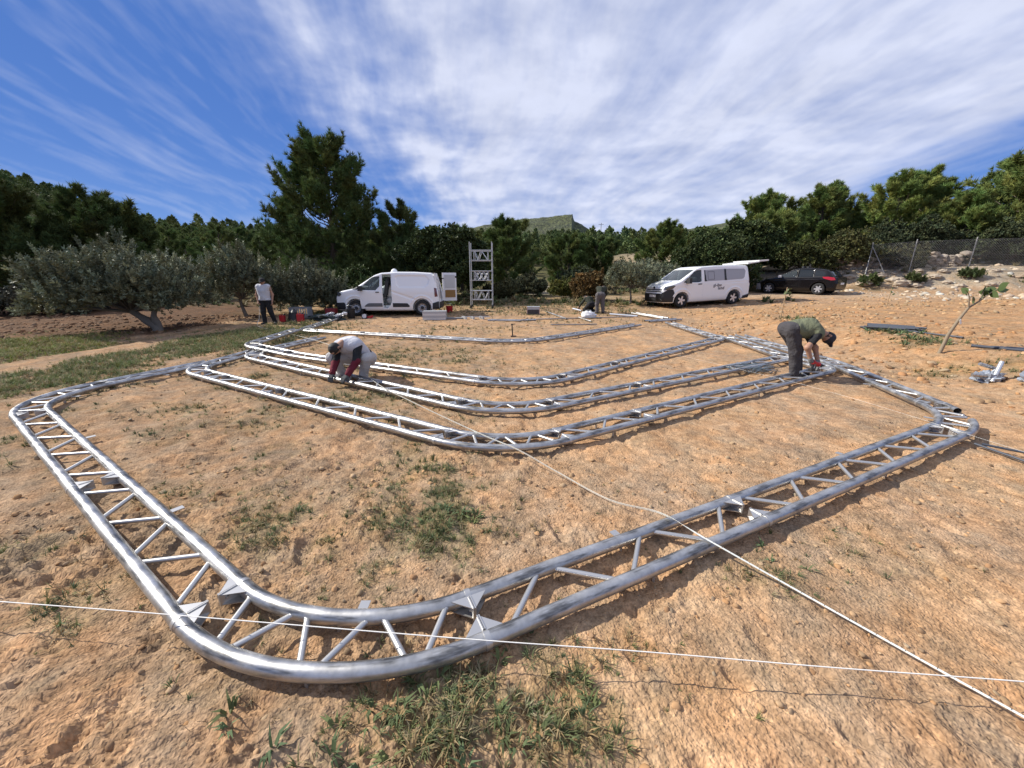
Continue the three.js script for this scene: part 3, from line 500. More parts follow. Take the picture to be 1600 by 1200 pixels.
// far woodland, one mass
{
  const q = rng(401), tri = bladesGeo(1, 1), parts = [];
  const crown = bladesGeo(420, 402, { len: [0.5, 1.0], wid: 0.22, cone: 1.5, diamond: true }), p = crown.attributes.position, r2 = rng(403);
  for (let i = 0; i < p.count; i += 6) { const a = r2() * 6.28, t = r2(), R = 2.6 * Math.pow(1 - t, 0.6) * Math.sqrt(0.3 + 0.7 * r2()), off = V(Math.cos(a) * R, 0.8 + t * 6.0, Math.sin(a) * R); for (let k = 0; k < 6; k++) p.setXYZ(i + k, p.getX(i + k) + off.x, p.getY(i + k) + off.y, p.getZ(i + k) + off.z); }
  const mats = [], cols = [];
  for (let i = 0; i < 4200; i++) {
    const r = Math.sqrt(lerp(88 * 88, 350 * 350, q())), az = (q() - 0.5) * 2 * 66 * Math.PI / 180; if (r > 262 && az > -0.62) continue;
    const x = r * Math.sin(az), z = -r * Math.cos(az); if (N2(x * 0.02, z * 0.02) > 0.62) continue;
    const s = 0.5 + 0.5 * q(); mats.push(M4(V(x, landHeight(x, z) - 0.2, z), eul(0, q() * 6.28, 0), V(s, s * (0.8 + 0.3 * q()), s))); cols.push(jit([0.125, 0.16, 0.055], q, 0.3));
  }
  stuff('distant_woodland', crown, needleMat, mats, cols, 'far pine woodland covering the slopes behind the field', 'woodland');
}
// ------------------------------------------------------------------ far mountains
{
  const hn = tileNoise(61);
  const scrubMap = dataTex(1024, (u, v) => { const a = hn(u, v, 90, 3), b = hn(u + 0.3, v, 12, 4), k = a > 0.52 ? 0.34 : 0.62, r = hn(u + 0.6, v + 0.2, 40, 4) > 0.68 ? 0.28 : 0; return [k * (0.75 + 0.5 * b) + r * 1.05, k * (0.85 + 0.4 * b) + r * 0.95, k * 0.72 + r * 0.85]; }, true);
  scrubMap.repeat.set(1 / 260, 1 / 260);
  const mat = std(0.185, 0.20, 0.175, 1, 0, { map: scrubMap }); mat.name = 'mountain scrub';
  const rock = std(0.30, 0.29, 0.28, 1);
  // ridge given by azimuth (deg) and elevation of the skyline (deg) at a distance
  function massif(name, dist, sky, depth, cliffAz) {
    const na = 260, nd = 40, pos = [], uv = [], idx = [], a0 = sky[0][0], a1 = sky[sky.length - 1][0];
    for (let i = 0; i <= na; i++) {
      const a = lerp(a0, a1, i / na); let k = 0; while (k < sky.length - 2 && sky[k + 1][0] < a) k++;
      const t = clamp((a - sky[k][0]) / (sky[k + 1][0] - sky[k][0])), e = lerp(sky[k][1], sky[k + 1][1], t), top = dist * Math.tan(e * Math.PI / 180);
      for (let j = 0; j <= nd; j++) {
        const u = j / nd, r = dist + (u - 0.62) * depth, f = u < 0.62 ? Math.pow(u / 0.62, 1.05) : Math.pow((1 - u) / 0.38, 0.8), A = a * Math.PI / 180, x = r * Math.sin(A), z = -r * Math.cos(A);
        const rough = 1 + (f < 0.98 ? 0.16 * fbm(x * 0.006, z * 0.006, 5) * (1 - f) * 2.2 : 0);
        pos.push(x, top * f * rough + (f > 0.2 ? 2.2 * fbm(x * 0.03, z * 0.03, 4) : 0) - 2, z); uv.push(x, r);
      }
    }
    for (let i = 0; i < na; i++) for (let j = 0; j < nd; j++) { const a = i * (nd + 1) + j, b = a + nd + 1; idx.push(a, b, a + 1, b, b + 1, a + 1); }
    const g = new THREE.BufferGeometry(); g.setAttribute('position', new THREE.Float32BufferAttribute(pos, 3)); g.setAttribute('uv', new THREE.Float32BufferAttribute(uv, 2)); g.setIndex(idx); g.computeVertexNormals();
    return struct(name, g, mat);
  }
  massif('mountain', 1300, [[-14, 4], [-9, 6.2], [-4, 7.5], [-1, 7.95], [1.5, 8.35], [4, 8.45], [7, 8.75], [8.3, 8.85], [8.42, 8.3], [8.6, 7.95], [9.1, 7.75], [10.2, 7.15], [11.5, 6.2], [14, 3]], 700);
  massif('mountain_right', 900, [[14, 3], [18, 6.0], [24, 6.7], [27, 7.0], [31, 7.35], [34.5, 7.75], [38, 7.9], [44, 7.2], [52, 4]], 500);
}
// ------------------------------------------------------------------ vehicles (nose towards -x, near side +z)
const smin = (a, b, k) => { const h = Math.max(k - Math.abs(a - b), 0) / k; return Math.min(a, b) - h * h * k * 0.25; };
const smax = (a, b, k) => -smin(-a, -b, k);
function polyDist(P) { // signed distance to a closed polygon
  return (x, y) => {
    let d = 1e9, s = 1;
    for (let i = 0, j = P.length - 1; i < P.length; j = i++) {
      const [ax, ay] = P[i], [bx, by] = P[j], ex = bx - ax, ey = by - ay, wx = x - ax, wy = y - ay, t = clamp((wx * ex + wy * ey) / (ex * ex + ey * ey)), qx = wx - ex * t, qy = wy - ey * t;
      d = Math.min(d, qx * qx + qy * qy);
      const c1 = y >= ay, c2 = y < by, c3 = ex * wy > ey * wx; if ((c1 && c2 && c3) || (!c1 && !c2 && !c3)) s = -s;
    }
    return s * Math.sqrt(d);
  };
}
// a thin panel that follows the body: polygon in (u, y) looked at along axis 'z' (sides) or 'x' (front, rear)
function onBody(f, poly, axis, sign, off, skirt = 0.02, nu = 14, nv = 8) {
  const us = poly.map((p) => p[0]), u0 = Math.min(...us), u1 = Math.max(...us), pos = [], idx = [];
  const span = (u) => { let lo = 1e9, hi = -1e9; for (let i = 0, j = poly.length - 1; i < poly.length; j = i++) { const [ax, ay] = poly[i], [bx, by] = poly[j]; if ((u < Math.min(ax, bx)) || (u > Math.max(ax, bx))) continue; const ys = ax === bx ? [ay, by] : [lerp(ay, by, (u - ax) / (bx - ax))]; for (const y of ys) { lo = Math.min(lo, y); hi = Math.max(hi, y); } } return [lo, hi]; };
  const hit = (u, y) => { const g = (w) => axis === 'z' ? f(u, y, w) : f(w, y, u); let w = sign * 3.2, step = -sign * 0.05, n = 0; while (g(w) > 0 && n++ < (axis === 'z' ? 58 : 46)) w += step; if (g(w) > 0) return null; let a = w - step, b = w; for (let i = 0; i < 12; i++) { const m = (a + b) / 2; if (g(m) > 0) a = m; else b = m; } return b + sign * off; };
  const add = (u, y, w) => { if (axis === 'z') pos.push(u, y, w); else pos.push(w, y, u); return pos.length / 3 - 1; };
  const G = []; for (let i = 0; i <= nu; i++) { const u = lerp(u0 + 1e-4, u1 - 1e-4, i / nu), [a, b] = span(u), row = []; for (let j = 0; j <= nv; j++) { const y = lerp(a, b, j / nv), w = hit(u, y); row.push([0, u, y, w]); } G.push(row); }
  const good = G.flat().filter((c) => c[3] !== null); for (const c of G.flat()) { if (c[3] === null) { let best = 1e9; for (const k of good) { const d = (k[1] - c[1]) ** 2 + (k[2] - c[2]) ** 2; if (d < best) { best = d; c[3] = k[3]; } } } c[0] = add(c[1], c[2], c[3]); }
  const flip = (axis === 'z') === (sign > 0), tri = (a, b, c) => flip ? idx.push(a, b, c) : idx.push(a, c, b);
  for (let i = 0; i < nu; i++) for (let j = 0; j < nv; j++) { tri(G[i][j][0], G[i + 1][j][0], G[i][j + 1][0]); tri(G[i + 1][j][0], G[i + 1][j + 1][0], G[i][j + 1][0]); }
  if (skirt) {
    const rim = []; for (let i = 0; i <= nu; i++) rim.push(G[i][0]); for (let j = 1; j <= nv; j++) rim.push(G[nu][j]); for (let i = nu - 1; i >= 0; i--) rim.push(G[i][nv]); for (let j = nv - 1; j > 0; j--) rim.push(G[0][j]);
    const A = rim.map(([, u, y, w]) => [add(u, y, w), add(u, y, w - sign * skirt)]);
    for (let i = 0; i < A.length; i++) { const a = A[i], b = A[(i + 1) % A.length]; tri(a[0], a[1], b[0]); tri(a[1], b[1], b[0]); }
  }
  const g = new THREE.BufferGeometry(); g.setAttribute('position', new THREE.Float32BufferAttribute(pos, 3)); g.setIndex(idx); g.computeVertexNormals(); return g;
}
const whitePaint = phys(0.86, 0.86, 0.85, 0.35, { clearcoat: 0.8, clearcoatRoughness: 0.08 }), blackPaint = phys(0.006, 0.005, 0.0055, 0.25, { specularIntensity: 0.5, clearcoat: 0.35, clearcoatRoughness: 0.04 });
const trimBlack = std(0.022, 0.022, 0.024, 0.6), rubber = std(0.018, 0.018, 0.018, 0.85), greyTrim = std(0.12, 0.125, 0.13, 0.5), steelRim = std(0.32, 0.32, 0.33, 0.4, 0.6), alloy = std(0.72, 0.72, 0.74, 0.28, 0.7), redLens = phys(0.38, 0.012, 0.016, 0.15, { clearcoat: 1 }), darkRed = phys(0.10, 0.008, 0.012, 0.2, { clearcoat: 1 }), lampGlass = phys(0.10, 0.105, 0.11, 0.08, { clearcoat: 1, metalness: 0.3 }), plateWhite = std(0.75, 0.75, 0.74, 0.5), seatCloth = std(0.05, 0.052, 0.056, 0.95), tanBoard = std(0.30, 0.17, 0.06, 0.85), greyFilm = std(0.36, 0.36, 0.38, 0.4), innerWhite = std(0.55, 0.55, 0.54, 0.6);
const carGlass = phys(0.42, 0.48, 0.48, 0.02, { transmission: 0.92, thickness: 0, ior: 1.5, side: THREE.DoubleSide }), darkGlass = phys(0.10, 0.115, 0.12, 0.03, { transmission: 0.8, thickness: 0, ior: 1.5, side: THREE.DoubleSide });
function wheel(root, x, y, z, r, side, rimMat, spokes) {
  const w = new THREE.Group(); w.name = 'wheel'; w.position.set(x, y, z); root.add(w);
  const L = (pts, n = 28) => new THREE.LatheGeometry(pts.map(([a, b]) => new THREE.Vector2(a, b)), n).rotateX(Math.PI / 2);
  part('tyre', L([[r * 0.62, -0.10], [r * 0.86, -0.11], [r * 0.97, -0.085], [r, -0.04], [r, 0.04], [r * 0.97, 0.085], [r * 0.86, 0.11], [r * 0.62, 0.10]]), rubber, w);
  const rim = part('rim', L([[0.001, 0.055 * side], [r * 0.2, 0.06 * side], [r * 0.26, 0.04 * side], [r * 0.52, 0.03 * side], [r * 0.60, 0.07 * side], [r * 0.64, 0.102 * side], [r * 0.66, 0.09 * side]].reverse()), spokes ? trimBlack : rimMat, w); rim.material.side = THREE.DoubleSide;
  if (spokes) for (let k = 0; k < spokes; k++) { const a = k / spokes * 6.283; part('spoke', box(r * 0.46, r * 0.25, 0.02, r * 0.40, 0, 0.075 * side).rotateZ(a), rimMat, w); }
  else for (let k = 0; k < 8; k++) { const a = k / 8 * 6.283; part('rim_hole', new THREE.CylinderGeometry(r * 0.05, r * 0.05, 0.02, 10).rotateX(Math.PI / 2).translate(Math.cos(a) * r * 0.44, Math.sin(a) * r * 0.44, 0.036 * side), rubber, w); }
  part('hub_cap', new THREE.CylinderGeometry(r * 0.2, r * 0.22, 0.03, 16).rotateX(Math.PI / 2).translate(0, 0, 0.075 * side), spokes ? rimMat : trimBlack, w);
}
function vehicleBody(root, { side, hw, wheels, r, arch = 1.2, mat, floor = 0.75, cuts = [], lo, hi, cell = 0.03, round = 0.10, recess }) {
  const sp = polyDist(side);
  const solid = (x, y, z) => smax(sp(x, y), (Math.abs(z) - hw(x, y)) * 0.96, round);
  const wells = (x, y, z) => { let d = 1e9; for (const wx of wheels) d = Math.min(d, smax(Math.hypot(x - wx, y - r) - r * arch, hw(x, 0.6) - 0.30 - Math.abs(z), 0.02)); return d; };
  const f = (x, y, z) => {
    let d = solid(x, y, z); if (recess) d += recess(x, y, z);
    d = Math.max(d, -wells(x, y, z));
    if (y > floor - 0.1 && d > -0.5) { const inner = Math.max(d + 0.075, floor - y); d = Math.max(d, -inner); for (const c of cuts) d = Math.max(d, -c(x, y, z)); }
    return d;
  };
  part('body', netsOf(f, lo, hi, cell), mat, root);
  return solid;
}
const prism = (P, zmin, zmax) => { const p = polyDist(P); return (x, y, z) => Math.max(p(x, y), zmin - z, z - zmax); };
// thin straight sheet between two side-view points, across the width (windscreens, rear windows)
function cross(name, x0, y0, x1, y1, z0, z1, mat, root, bulge = 0) {
  const pos = [], idx = [], n = 10; for (let i = 0; i <= n; i++) for (const [x, y, w] of [[x0, y0, z0], [x1, y1, z1]]) { const t = i / n * 2 - 1; pos.push(x + bulge * t * t, y, t * w); }
  for (let i = 0; i < n; i++) { const a = i * 2; idx.push(a, a + 2, a + 1, a + 1, a + 2, a + 3); }
  const g = new THREE.BufferGeometry(); g.setAttribute('position', new THREE.Float32BufferAttribute(pos, 3)); g.setIndex(idx); g.computeVertexNormals(); return part(name, g, mat, root);
}
function seat(root, x, z, m = seatCloth) { const s = new THREE.Group(); s.name = 'seat'; s.position.set(x, 0, z); root.add(s); part('cushion', box(0.5, 0.16, 0.5, 0, 0.82, 0), m, s); part('seat_back', box(0.13, 0.62, 0.48, 0.28, 1.15, 0, 0, 0, -0.2), m, s); part('headrest', box(0.09, 0.18, 0.26, 0.37, 1.52, 0), m, s); }
const scaleX = (P, k) => P.map(([x, y]) => [x * k, y]);

{ // van with the open doors
  const root = thing('panel_van', 'small white panel van with its side and rear doors open', 'van', [-5.38, landHeight(-5.4, -17.7) - 0.02, -17.65], 0.06);
  const side = [[-2.14, 0.22], [-2.2, 0.42], [-2.19, 0.72], [-2.1, 0.95], [-1.9, 1.03], [-1.36, 1.14], [-1.22, 1.22], [-0.50, 1.68], [-0.22, 1.775], [0.4, 1.82], [1.2, 1.815], [1.90, 1.775], [1.99, 1.70], [2.17, 0.95], [2.2, 0.62], [2.2, 0.28], [1.9, 0.2], [-1.8, 0.2]];
  const hw = (x, y) => 0.925 - 0.15 * ss(0.95, 1.85, y) - 0.20 * ss(-1.5, -2.25, x) * ss(-1.5, -2.3, x) - 0.05 * ss(1.9, 2.25, x) - 0.04 * (1 - ss(0.15, 0.45, y));
  const cabWin = [[-1.12, 1.08], [-0.98, 1.24], [-0.68, 1.52], [-0.54, 1.60], [-0.28, 1.63], [-0.30, 1.22], [-0.46, 1.06]], quarter = [[-1.42, 1.10], [-1.20, 1.24], [-1.14, 1.09]];
  const door = [[-0.17, 1.70], [0.19, 1.70], [0.20, 0.62], [0.12, 0.42], [0.0, 0.32], [-0.17, 0.30]];
  const panel = polyDist([[0.42, 1.30], [0.38, 1.60], [0.5, 1.665], [1.65, 1.65], [1.80, 1.50], [1.74, 1.30], [1.6, 1.19], [0.52, 1.19]]);
  const crease = polyDist([[0.22, 1.02], [0.22, 0.99], [1.15, 0.66], [1.15, 0.70]]);
  const solid = vehicleBody(root, {
    side, hw, wheels: [-1.33, 1.46], r: 0.325, mat: whitePaint, floor: 0.42, lo: [-2.35, 0.1, -1.05], hi: [2.35, 1.95, 1.05], cell: 0.027,
    recess: (x, y, z) => { const p = panel(x, y); let d = p < 0.03 ? 0.024 * ss(0.03, -0.03, p) * ss(0.3, 0.6, Math.abs(z)) : 0; if (x > 0.1) d += 0.018 * ss(0.05, 0, crease(x, y)) * ss(0.5, 0.7, Math.abs(z)); return d - 0.02 * ss(0.06, 0, Math.abs(Math.hypot(x - 1.46, y - 0.325) - 0.50)) * ss(0.5, 0.7, Math.abs(z)) * ss(0.4, 0.6, y) - 0.02 * ss(0.06, 0, Math.abs(Math.hypot(x + 1.33, y - 0.325) - 0.50)) * ss(0.5, 0.7, Math.abs(z)) * ss(0.4, 0.6, y); },
    cuts: [prism(cabWin, -1.2, 1.2), prism(door, 0.55, 1.3), prism([[-0.12, 1.20], [-0.12, 1.64], [0.16, 1.64], [0.16, 1.20]], -1.3, -0.5), (x, y, z) => Math.max(prism([[-1.30, 1.22], [-0.55, 1.72], [-0.42, 1.60], [-1.05, 1.14]], -0.72, 0.72)(x, y, z)), (x, y, z) => Math.max(1.9 - x, 0.55 - y, y - 1.62, Math.abs(z) - 0.68)],
  });
  cross('windscreen', -1.215, 1.205, -0.50, 1.665, 0.76, 0.72, carGlass, root, 0.06);
  for (const s of [1, -1]) {
    part('side_window', onBody(solid, cabWin, 'z', s, -0.03, 0), carGlass, root);
    part('quarter_window', onBody(solid, quarter, 'z', s, 0.005, 0.02), trimBlack, root);
    part('headlight', onBody(solid, [[-2.14, 0.86], [-2.10, 0.99], [-1.93, 0.97], [-1.90, 0.88], [-2.02, 0.80]], 'z', s, 0.012, 0.03), lampGlass, root);
    part('sill_trim', onBody(solid, [[0.23, 0.36], [0.23, 0.53], [0.85, 0.52], [0.95, 0.40], [0.90, 0.36]], 'z', s, 0.012, 0.03), trimBlack, root);
    part('tail_light', onBody(solid, [[2.02, 0.78], [2.0, 1.16], [2.10, 1.14], [2.14, 0.80]], 'z', s, 0.012, 0.03), darkRed, root);
    part('front_bumper', onBody(solid, [[-2.18, 0.26], [-2.19, 0.54], [-1.78, 0.56], [-1.74, 0.46], [-1.76, 0.26]], 'z', s, 0.015, 0.04), trimBlack, root);
    part('rear_bumper', onBody(solid, [[1.90, 0.27], [1.92, 0.52], [2.18, 0.60], [2.18, 0.27]], 'z', s, 0.02, 0.04), trimBlack, root);
    wheel(root, -1.33, 0.325, s * 0.80, 0.325, s, steelRim, 0); wheel(root, 1.46, 0.325, s * 0.80, 0.325, s, steelRim, 0);
  }
  part('front_bumper', onBody(solid, [[-0.8, 0.26], [-0.8, 0.54], [0.8, 0.54], [0.8, 0.26]], 'x', -1, 0.015, 0.04), trimBlack, root);
  part('rear_bumper', onBody(solid, [[-0.82, 0.27], [-0.82, 0.55], [0.82, 0.55], [0.82, 0.27]], 'x', 1, 0.02, 0.04), trimBlack, root);
  const fd = part('front_door', onBody(solid, [[-1.15, 0.30], [-1.16, 1.05], [-0.19, 1.05], [-0.19, 0.30]], 'z', 1, 0.014, 0.03, 16, 14), whitePaint, root);
  part('handle', box(0.15, 0.035, 0.03, -0.38, 0.98, 0.945), trimBlack, fd); part('sill_trim', onBody(solid, [[-0.96, 0.38], [-0.90, 0.46], [-0.78, 0.53], [-0.20, 0.53], [-0.20, 0.38]], 'z', 1, 0.024, 0.03), greyTrim, fd);
  const mir = part('wing_mirror', [box(0.14, 0.20, 0.20, -1.05, 1.14, 1.05), box(0.06, 0.06, 0.16, -1.03, 1.07, 0.94)], trimBlack, root);
  part('wing_mirror', box(0.14, 0.20, 0.20, -1.05, 1.14, -1.05), trimBlack, root);
  const rd = new THREE.Group(); rd.name = 'rear_door'; rd.position.set(2.16, 0, -0.86); rd.rotation.y = 0.32; root.add(rd); // swung right open
  part('door_panel', box(0.66, 1.28, 0.05, 0.34, 1.17, 0), whitePaint, rd); part('door_panel', box(0.50, 0.60, 0.02, 0.35, 1.42, 0.036), innerWhite, rd); part('door_lining', box(0.48, 0.34, 0.03, 0.36, 0.86, 0.04), tanBoard, rd); part('hinge', box(0.08, 0.05, 0.05, 0.03, 1.55, 0.02), trimBlack, rd); part('latch', box(0.05, 0.08, 0.03, 0.64, 1.62, 0.03), trimBlack, rd);
  part('rear_door', box(0.05, 1.22, 0.72, 2.10, 1.16, 0.42, 0, 0, 0.12), whitePaint, root);
  seat(root, -0.35, 0.42); seat(root, -0.35, -0.42); part('dashboard', box(0.42, 0.30, 1.45, -1.10, 0.98, 0), seatCloth, root); part('steering_wheel', new THREE.TorusGeometry(0.18, 0.018, 8, 24).rotateY(Math.PI / 2).rotateZ(-0.45).translate(-0.83, 1.18, 0.42), trimBlack, root);
  part('bulkhead', box(0.03, 1.15, 1.5, 0.30, 1.02, 0), innerWhite, root); part('bag', new THREE.SphereGeometry(0.2, 14, 10).scale(1, 0.8, 1).translate(0.05, 0.62, 0.45), greyFilm, root);
  part('underbody', box(2.0, 0.08, 1.2, 0.1, 0.20, 0), trimBlack, root);
}
{
  const hat = thing('hard_hat', 'white domed hard hat lying on the panel van roof', 'hard hat', [-5.15, landHeight(-5.4, -17.7) + 1.795, -17.5]);
  part('shell', new THREE.SphereGeometry(0.125, 20, 10, 0, 6.283, 0, Math.PI / 2).scale(1.1, 1.15, 0.95), phys(0.8, 0.8, 0.8, 0.35), hat); part('brim', new THREE.CylinderGeometry(0.15, 0.155, 0.014, 24).scale(1.1, 1, 0.95).translate(0, 0.007, 0), phys(0.8, 0.8, 0.8, 0.35), hat);
}
const { FontLoader } = await import('three/addons/loaders/FontLoader.js');
const { TextGeometry } = await import('three/addons/geometries/TextGeometry.js');
const boldFont = await new FontLoader().loadAsync('fonts/droid/droid_sans_bold.typeface.json');
{ // delivery van with lettering and raised tailgate
  const root = thing('transport_van', 'larger white van with lettering on its side and its tailgate raised', 'van', [9.72, 0.36, -20.9], 0.25); root.rotation.z = 0.035;
  const side = [[-2.42, 0.24], [-2.52, 0.40], [-2.53, 0.72], [-2.44, 1.00], [-2.30, 1.10], [-1.72, 1.26], [-1.60, 1.32], [-0.78, 1.84], [-0.45, 1.93], [0.3, 1.965], [1.6, 1.955], [2.30, 1.92], [2.40, 1.84], [2.52, 0.98], [2.52, 0.40], [2.3, 0.26], [-1.9, 0.22]];
  const hw = (x, y) => 0.995 - 0.155 * ss(1.05, 2.0, y) - 0.24 * Math.pow(ss(-1.7, -2.6, x), 1.6) - 0.04 * ss(2.2, 2.55, x) - 0.04 * (1 - ss(0.2, 0.5, y));
  const cab = [[-1.50, 1.20], [-1.36, 1.30], [-0.86, 1.70], [-0.70, 1.76], [-0.46, 1.78], [-0.46, 1.22], [-0.6, 1.19]], midWin = [[-0.30, 1.22], [-0.30, 1.76], [0.92, 1.79], [0.92, 1.24]], rearWin = [[1.00, 1.24], [1.00, 1.79], [2.10, 1.77], [2.18, 1.66], [2.14, 1.40], [2.0, 1.27]];
  const groove = (x, y, z) => 0.014 * ss(0.035, 0, Math.abs(y - (1.10 + 0.012 * x))) * ss(0.5, 0.8, Math.abs(z)) * ss(-1.6, -1.2, x);
  const solid = vehicleBody(root, {
    side, hw, wheels: [-1.55, 1.55], r: 0.345, mat: whitePaint, floor: 0.55, lo: [-2.7, 0.1, -1.15], hi: [2.7, 2.1, 1.15], cell: 0.030,
    recess: (x, y, z) => groove(x, y, z) - [1.55, -1.55].reduce((s, w) => s + 0.022 * ss(0.07, 0, Math.abs(Math.hypot(x - w, y - 0.345) - 0.53)) * ss(0.5, 0.8, Math.abs(z)) * ss(0.4, 0.6, y), 0),
    cuts: [prism(cab, -1.3, 1.3), prism([[-1.66, 1.32], [-0.86, 1.86], [-0.72, 1.74], [-1.42, 1.24]], -0.78, 0.78), (x, y, z) => Math.max(2.1 - x, 0.62 - y, y - 1.78, Math.abs(z) - 0.74)],
  });
  cross('windscreen', -1.60, 1.305, -0.80, 1.815, 0.83, 0.77, carGlass, root, 0.07);
  const black = trimBlack;
  for (const s of [1, -1]) {
    part('cab_window', onBody(solid, cab, 'z', s, -0.03, 0), darkGlass, root);
    part('side_window', onBody(solid, midWin, 'z', s, 0.008, 0.02), greyFilm, root, 'covered grey side window'); part('side_window', onBody(solid, rearWin, 'z', s, 0.008, 0.02), greyFilm, root, 'covered grey rear side window');
    part('window_edge', onBody(solid, [[-0.30, 1.22], [-0.30, 1.76], [-0.24, 1.76], [-0.27, 1.62], [-0.22, 1.5], [-0.25, 1.38], [-0.16, 1.22]], 'z', s, 0.013, 0.01), black, root);
    part('window_edge', onBody(solid, [[0.88, 1.24], [0.88, 1.79], [0.98, 1.79], [0.99, 1.6], [0.96, 1.45], [1.03, 1.24]], 'z', s, 0.013, 0.01), black, root);
    for (const [a, b, c, d] of [[-0.10, 1.30, -0.09, 1.68], [0.27, 1.30, 0.28, 1.68]]) part('vent_frame', onBody(solid, [[a, b], [a, d], [c, d], [c, b]], 'z', s, 0.015, 0.01, 2, 6), black, root);
    for (const y of [1.30, 1.67]) part('vent_frame', onBody(solid, [[-0.10, y], [-0.10, y + 0.012], [0.28, y + 0.012], [0.28, y]], 'z', s, 0.015, 0.01, 6, 2), black, root);
    part('headlight', onBody(solid, [[-2.46, 0.90], [-2.40, 1.03], [-2.05, 1.10], [-1.95, 1.06], [-2.08, 0.92], [-2.3, 0.86]], 'z', s, 0.012, 0.03), lampGlass, root);
    part('front_bumper', onBody(solid, [[-2.52, 0.28], [-2.52, 0.74], [-2.28, 0.88], [-2.06, 0.90], [-1.98, 0.72], [-2.0, 0.28]], 'z', s, 0.015, 0.04), black, root);
    part('rear_bumper', onBody(solid, [[2.06, 0.30], [2.08, 0.42], [2.50, 0.52], [2.50, 0.30]], 'z', s, 0.02, 0.04), black, root);
    part('tail_light', onBody(solid, [[2.42, 1.05], [2.38, 1.55], [2.43, 1.55], [2.49, 1.05]], 'z', s, 0.012, 0.03), darkRed, root);
    wheel(root, -1.55, 0.345, s * 0.87, 0.345, s, alloy, 5); wheel(root, 1.55, 0.345, s * 0.87, 0.345, s, alloy, 5);
    part('wing_mirror', [box(0.14, 0.26, 0.24, -1.30, 1.28, s * 1.12), box(0.08, 0.06, 0.2, -1.28, 1.18, s * 1.0)], black, root);
    part('door_handle', box(0.20, 0.045, 0.03, -0.56, 1.10, s * 1.0), black, root);
  }
  part('front_bumper', onBody(solid, [[-0.86, 0.28], [-0.86, 0.70], [0.86, 0.70], [0.86, 0.28]], 'x', -1, 0.015, 0.04), black, root);
  for (const y of [0.78, 0.87]) part('grille_slat', onBody(solid, [[-0.62, y], [-0.62, y + 0.045], [0.62, y + 0.045], [0.62, y]], 'x', -1, 0.012, 0.03), black, root);
  part('number_plate', onBody(solid, [[-0.27, 0.52], [-0.27, 0.64], [0.27, 0.64], [0.27, 0.52]], 'x', -1, 0.026, 0.03), plateWhite, root);
  part('emblem', new THREE.CylinderGeometry(0.06, 0.06, 0.02, 20).rotateZ(Math.PI / 2).translate(-2.475, 0.985, 0), black, root);
  part('front_door', onBody(solid, [[-1.16, 0.36], [-1.18, 0.75], [-1.42, 1.06], [-0.40, 1.085], [-0.40, 0.36]], 'z', 1, 0.007, 0.02, 16, 14), whitePaint, root);
  part('sliding_door', onBody(solid, [[-0.37, 0.36], [-0.37, 1.085], [0.96, 1.10], [0.96, 0.36]], 'z', 1, 0.007, 0.02, 16, 14), whitePaint, root);
  for (const [txt, x, y] of [['gl-ibe', 0.22, 0.94], ['land', 0.50, 0.79]]) part('lettering', new TextGeometry(txt, { font: boldFont, size: 0.135, depth: 0.006, curveSegments: 4 }).translate(x, y, 1.003), std(0.02, 0.025, 0.05, 0.5), root);
  part('lettering', box(0.5, 0.008, 0.004, 0.45, 0.70, 0.993), greyTrim, root);
  // raised tailgate, hinged at the roof end
  const tg = new THREE.Group(); tg.name = 'tailgate'; tg.position.set(2.34, 1.95, 0); tg.rotation.z = 0.10; root.add(tg);
  for (const [w, d, x, z, h] of [[0.16, 1.74, 0.06, 0, 0.06], [0.60, 1.70, 0.98, 0, 0.07], [0.60, 0.16, 0.40, 0.78, 0.06], [0.60, 0.16, 0.40, -0.78, 0.06]]) part('tailgate_panel', box(w, h, d, x, 0.07 + (x > 0.7 ? 0.02 : 0), z, 0, 0, x > 0.7 ? -0.05 : 0), whitePaint, tg);
  part('tailgate_window', box(0.52, 0.012, 1.42, 0.40, 0.08, 0), darkGlass, tg); part('tailgate_lining', box(0.52, 0.02, 1.5, 0.98, 0.045, 0, 0, 0, -0.05), greyTrim, tg);
  for (const s of [-1, 1]) part('gas_strut', bar(V(0.12, -0.35, s * 0.82), V(0.62, 0.03, s * 0.8), 0.012), black, tg);
  seat(root, -0.55, 0.5); seat(root, -0.55, -0.5); part('dashboard', box(0.5, 0.34, 1.55, -1.35, 1.06, 0), seatCloth, root); part('cargo', box(1.6, 0.6, 1.3, 1.0, 0.9, 0), seatCloth, root); part('underbody', box(2.4, 0.1, 1.4, 0, 0.24, 0), black, root);
}
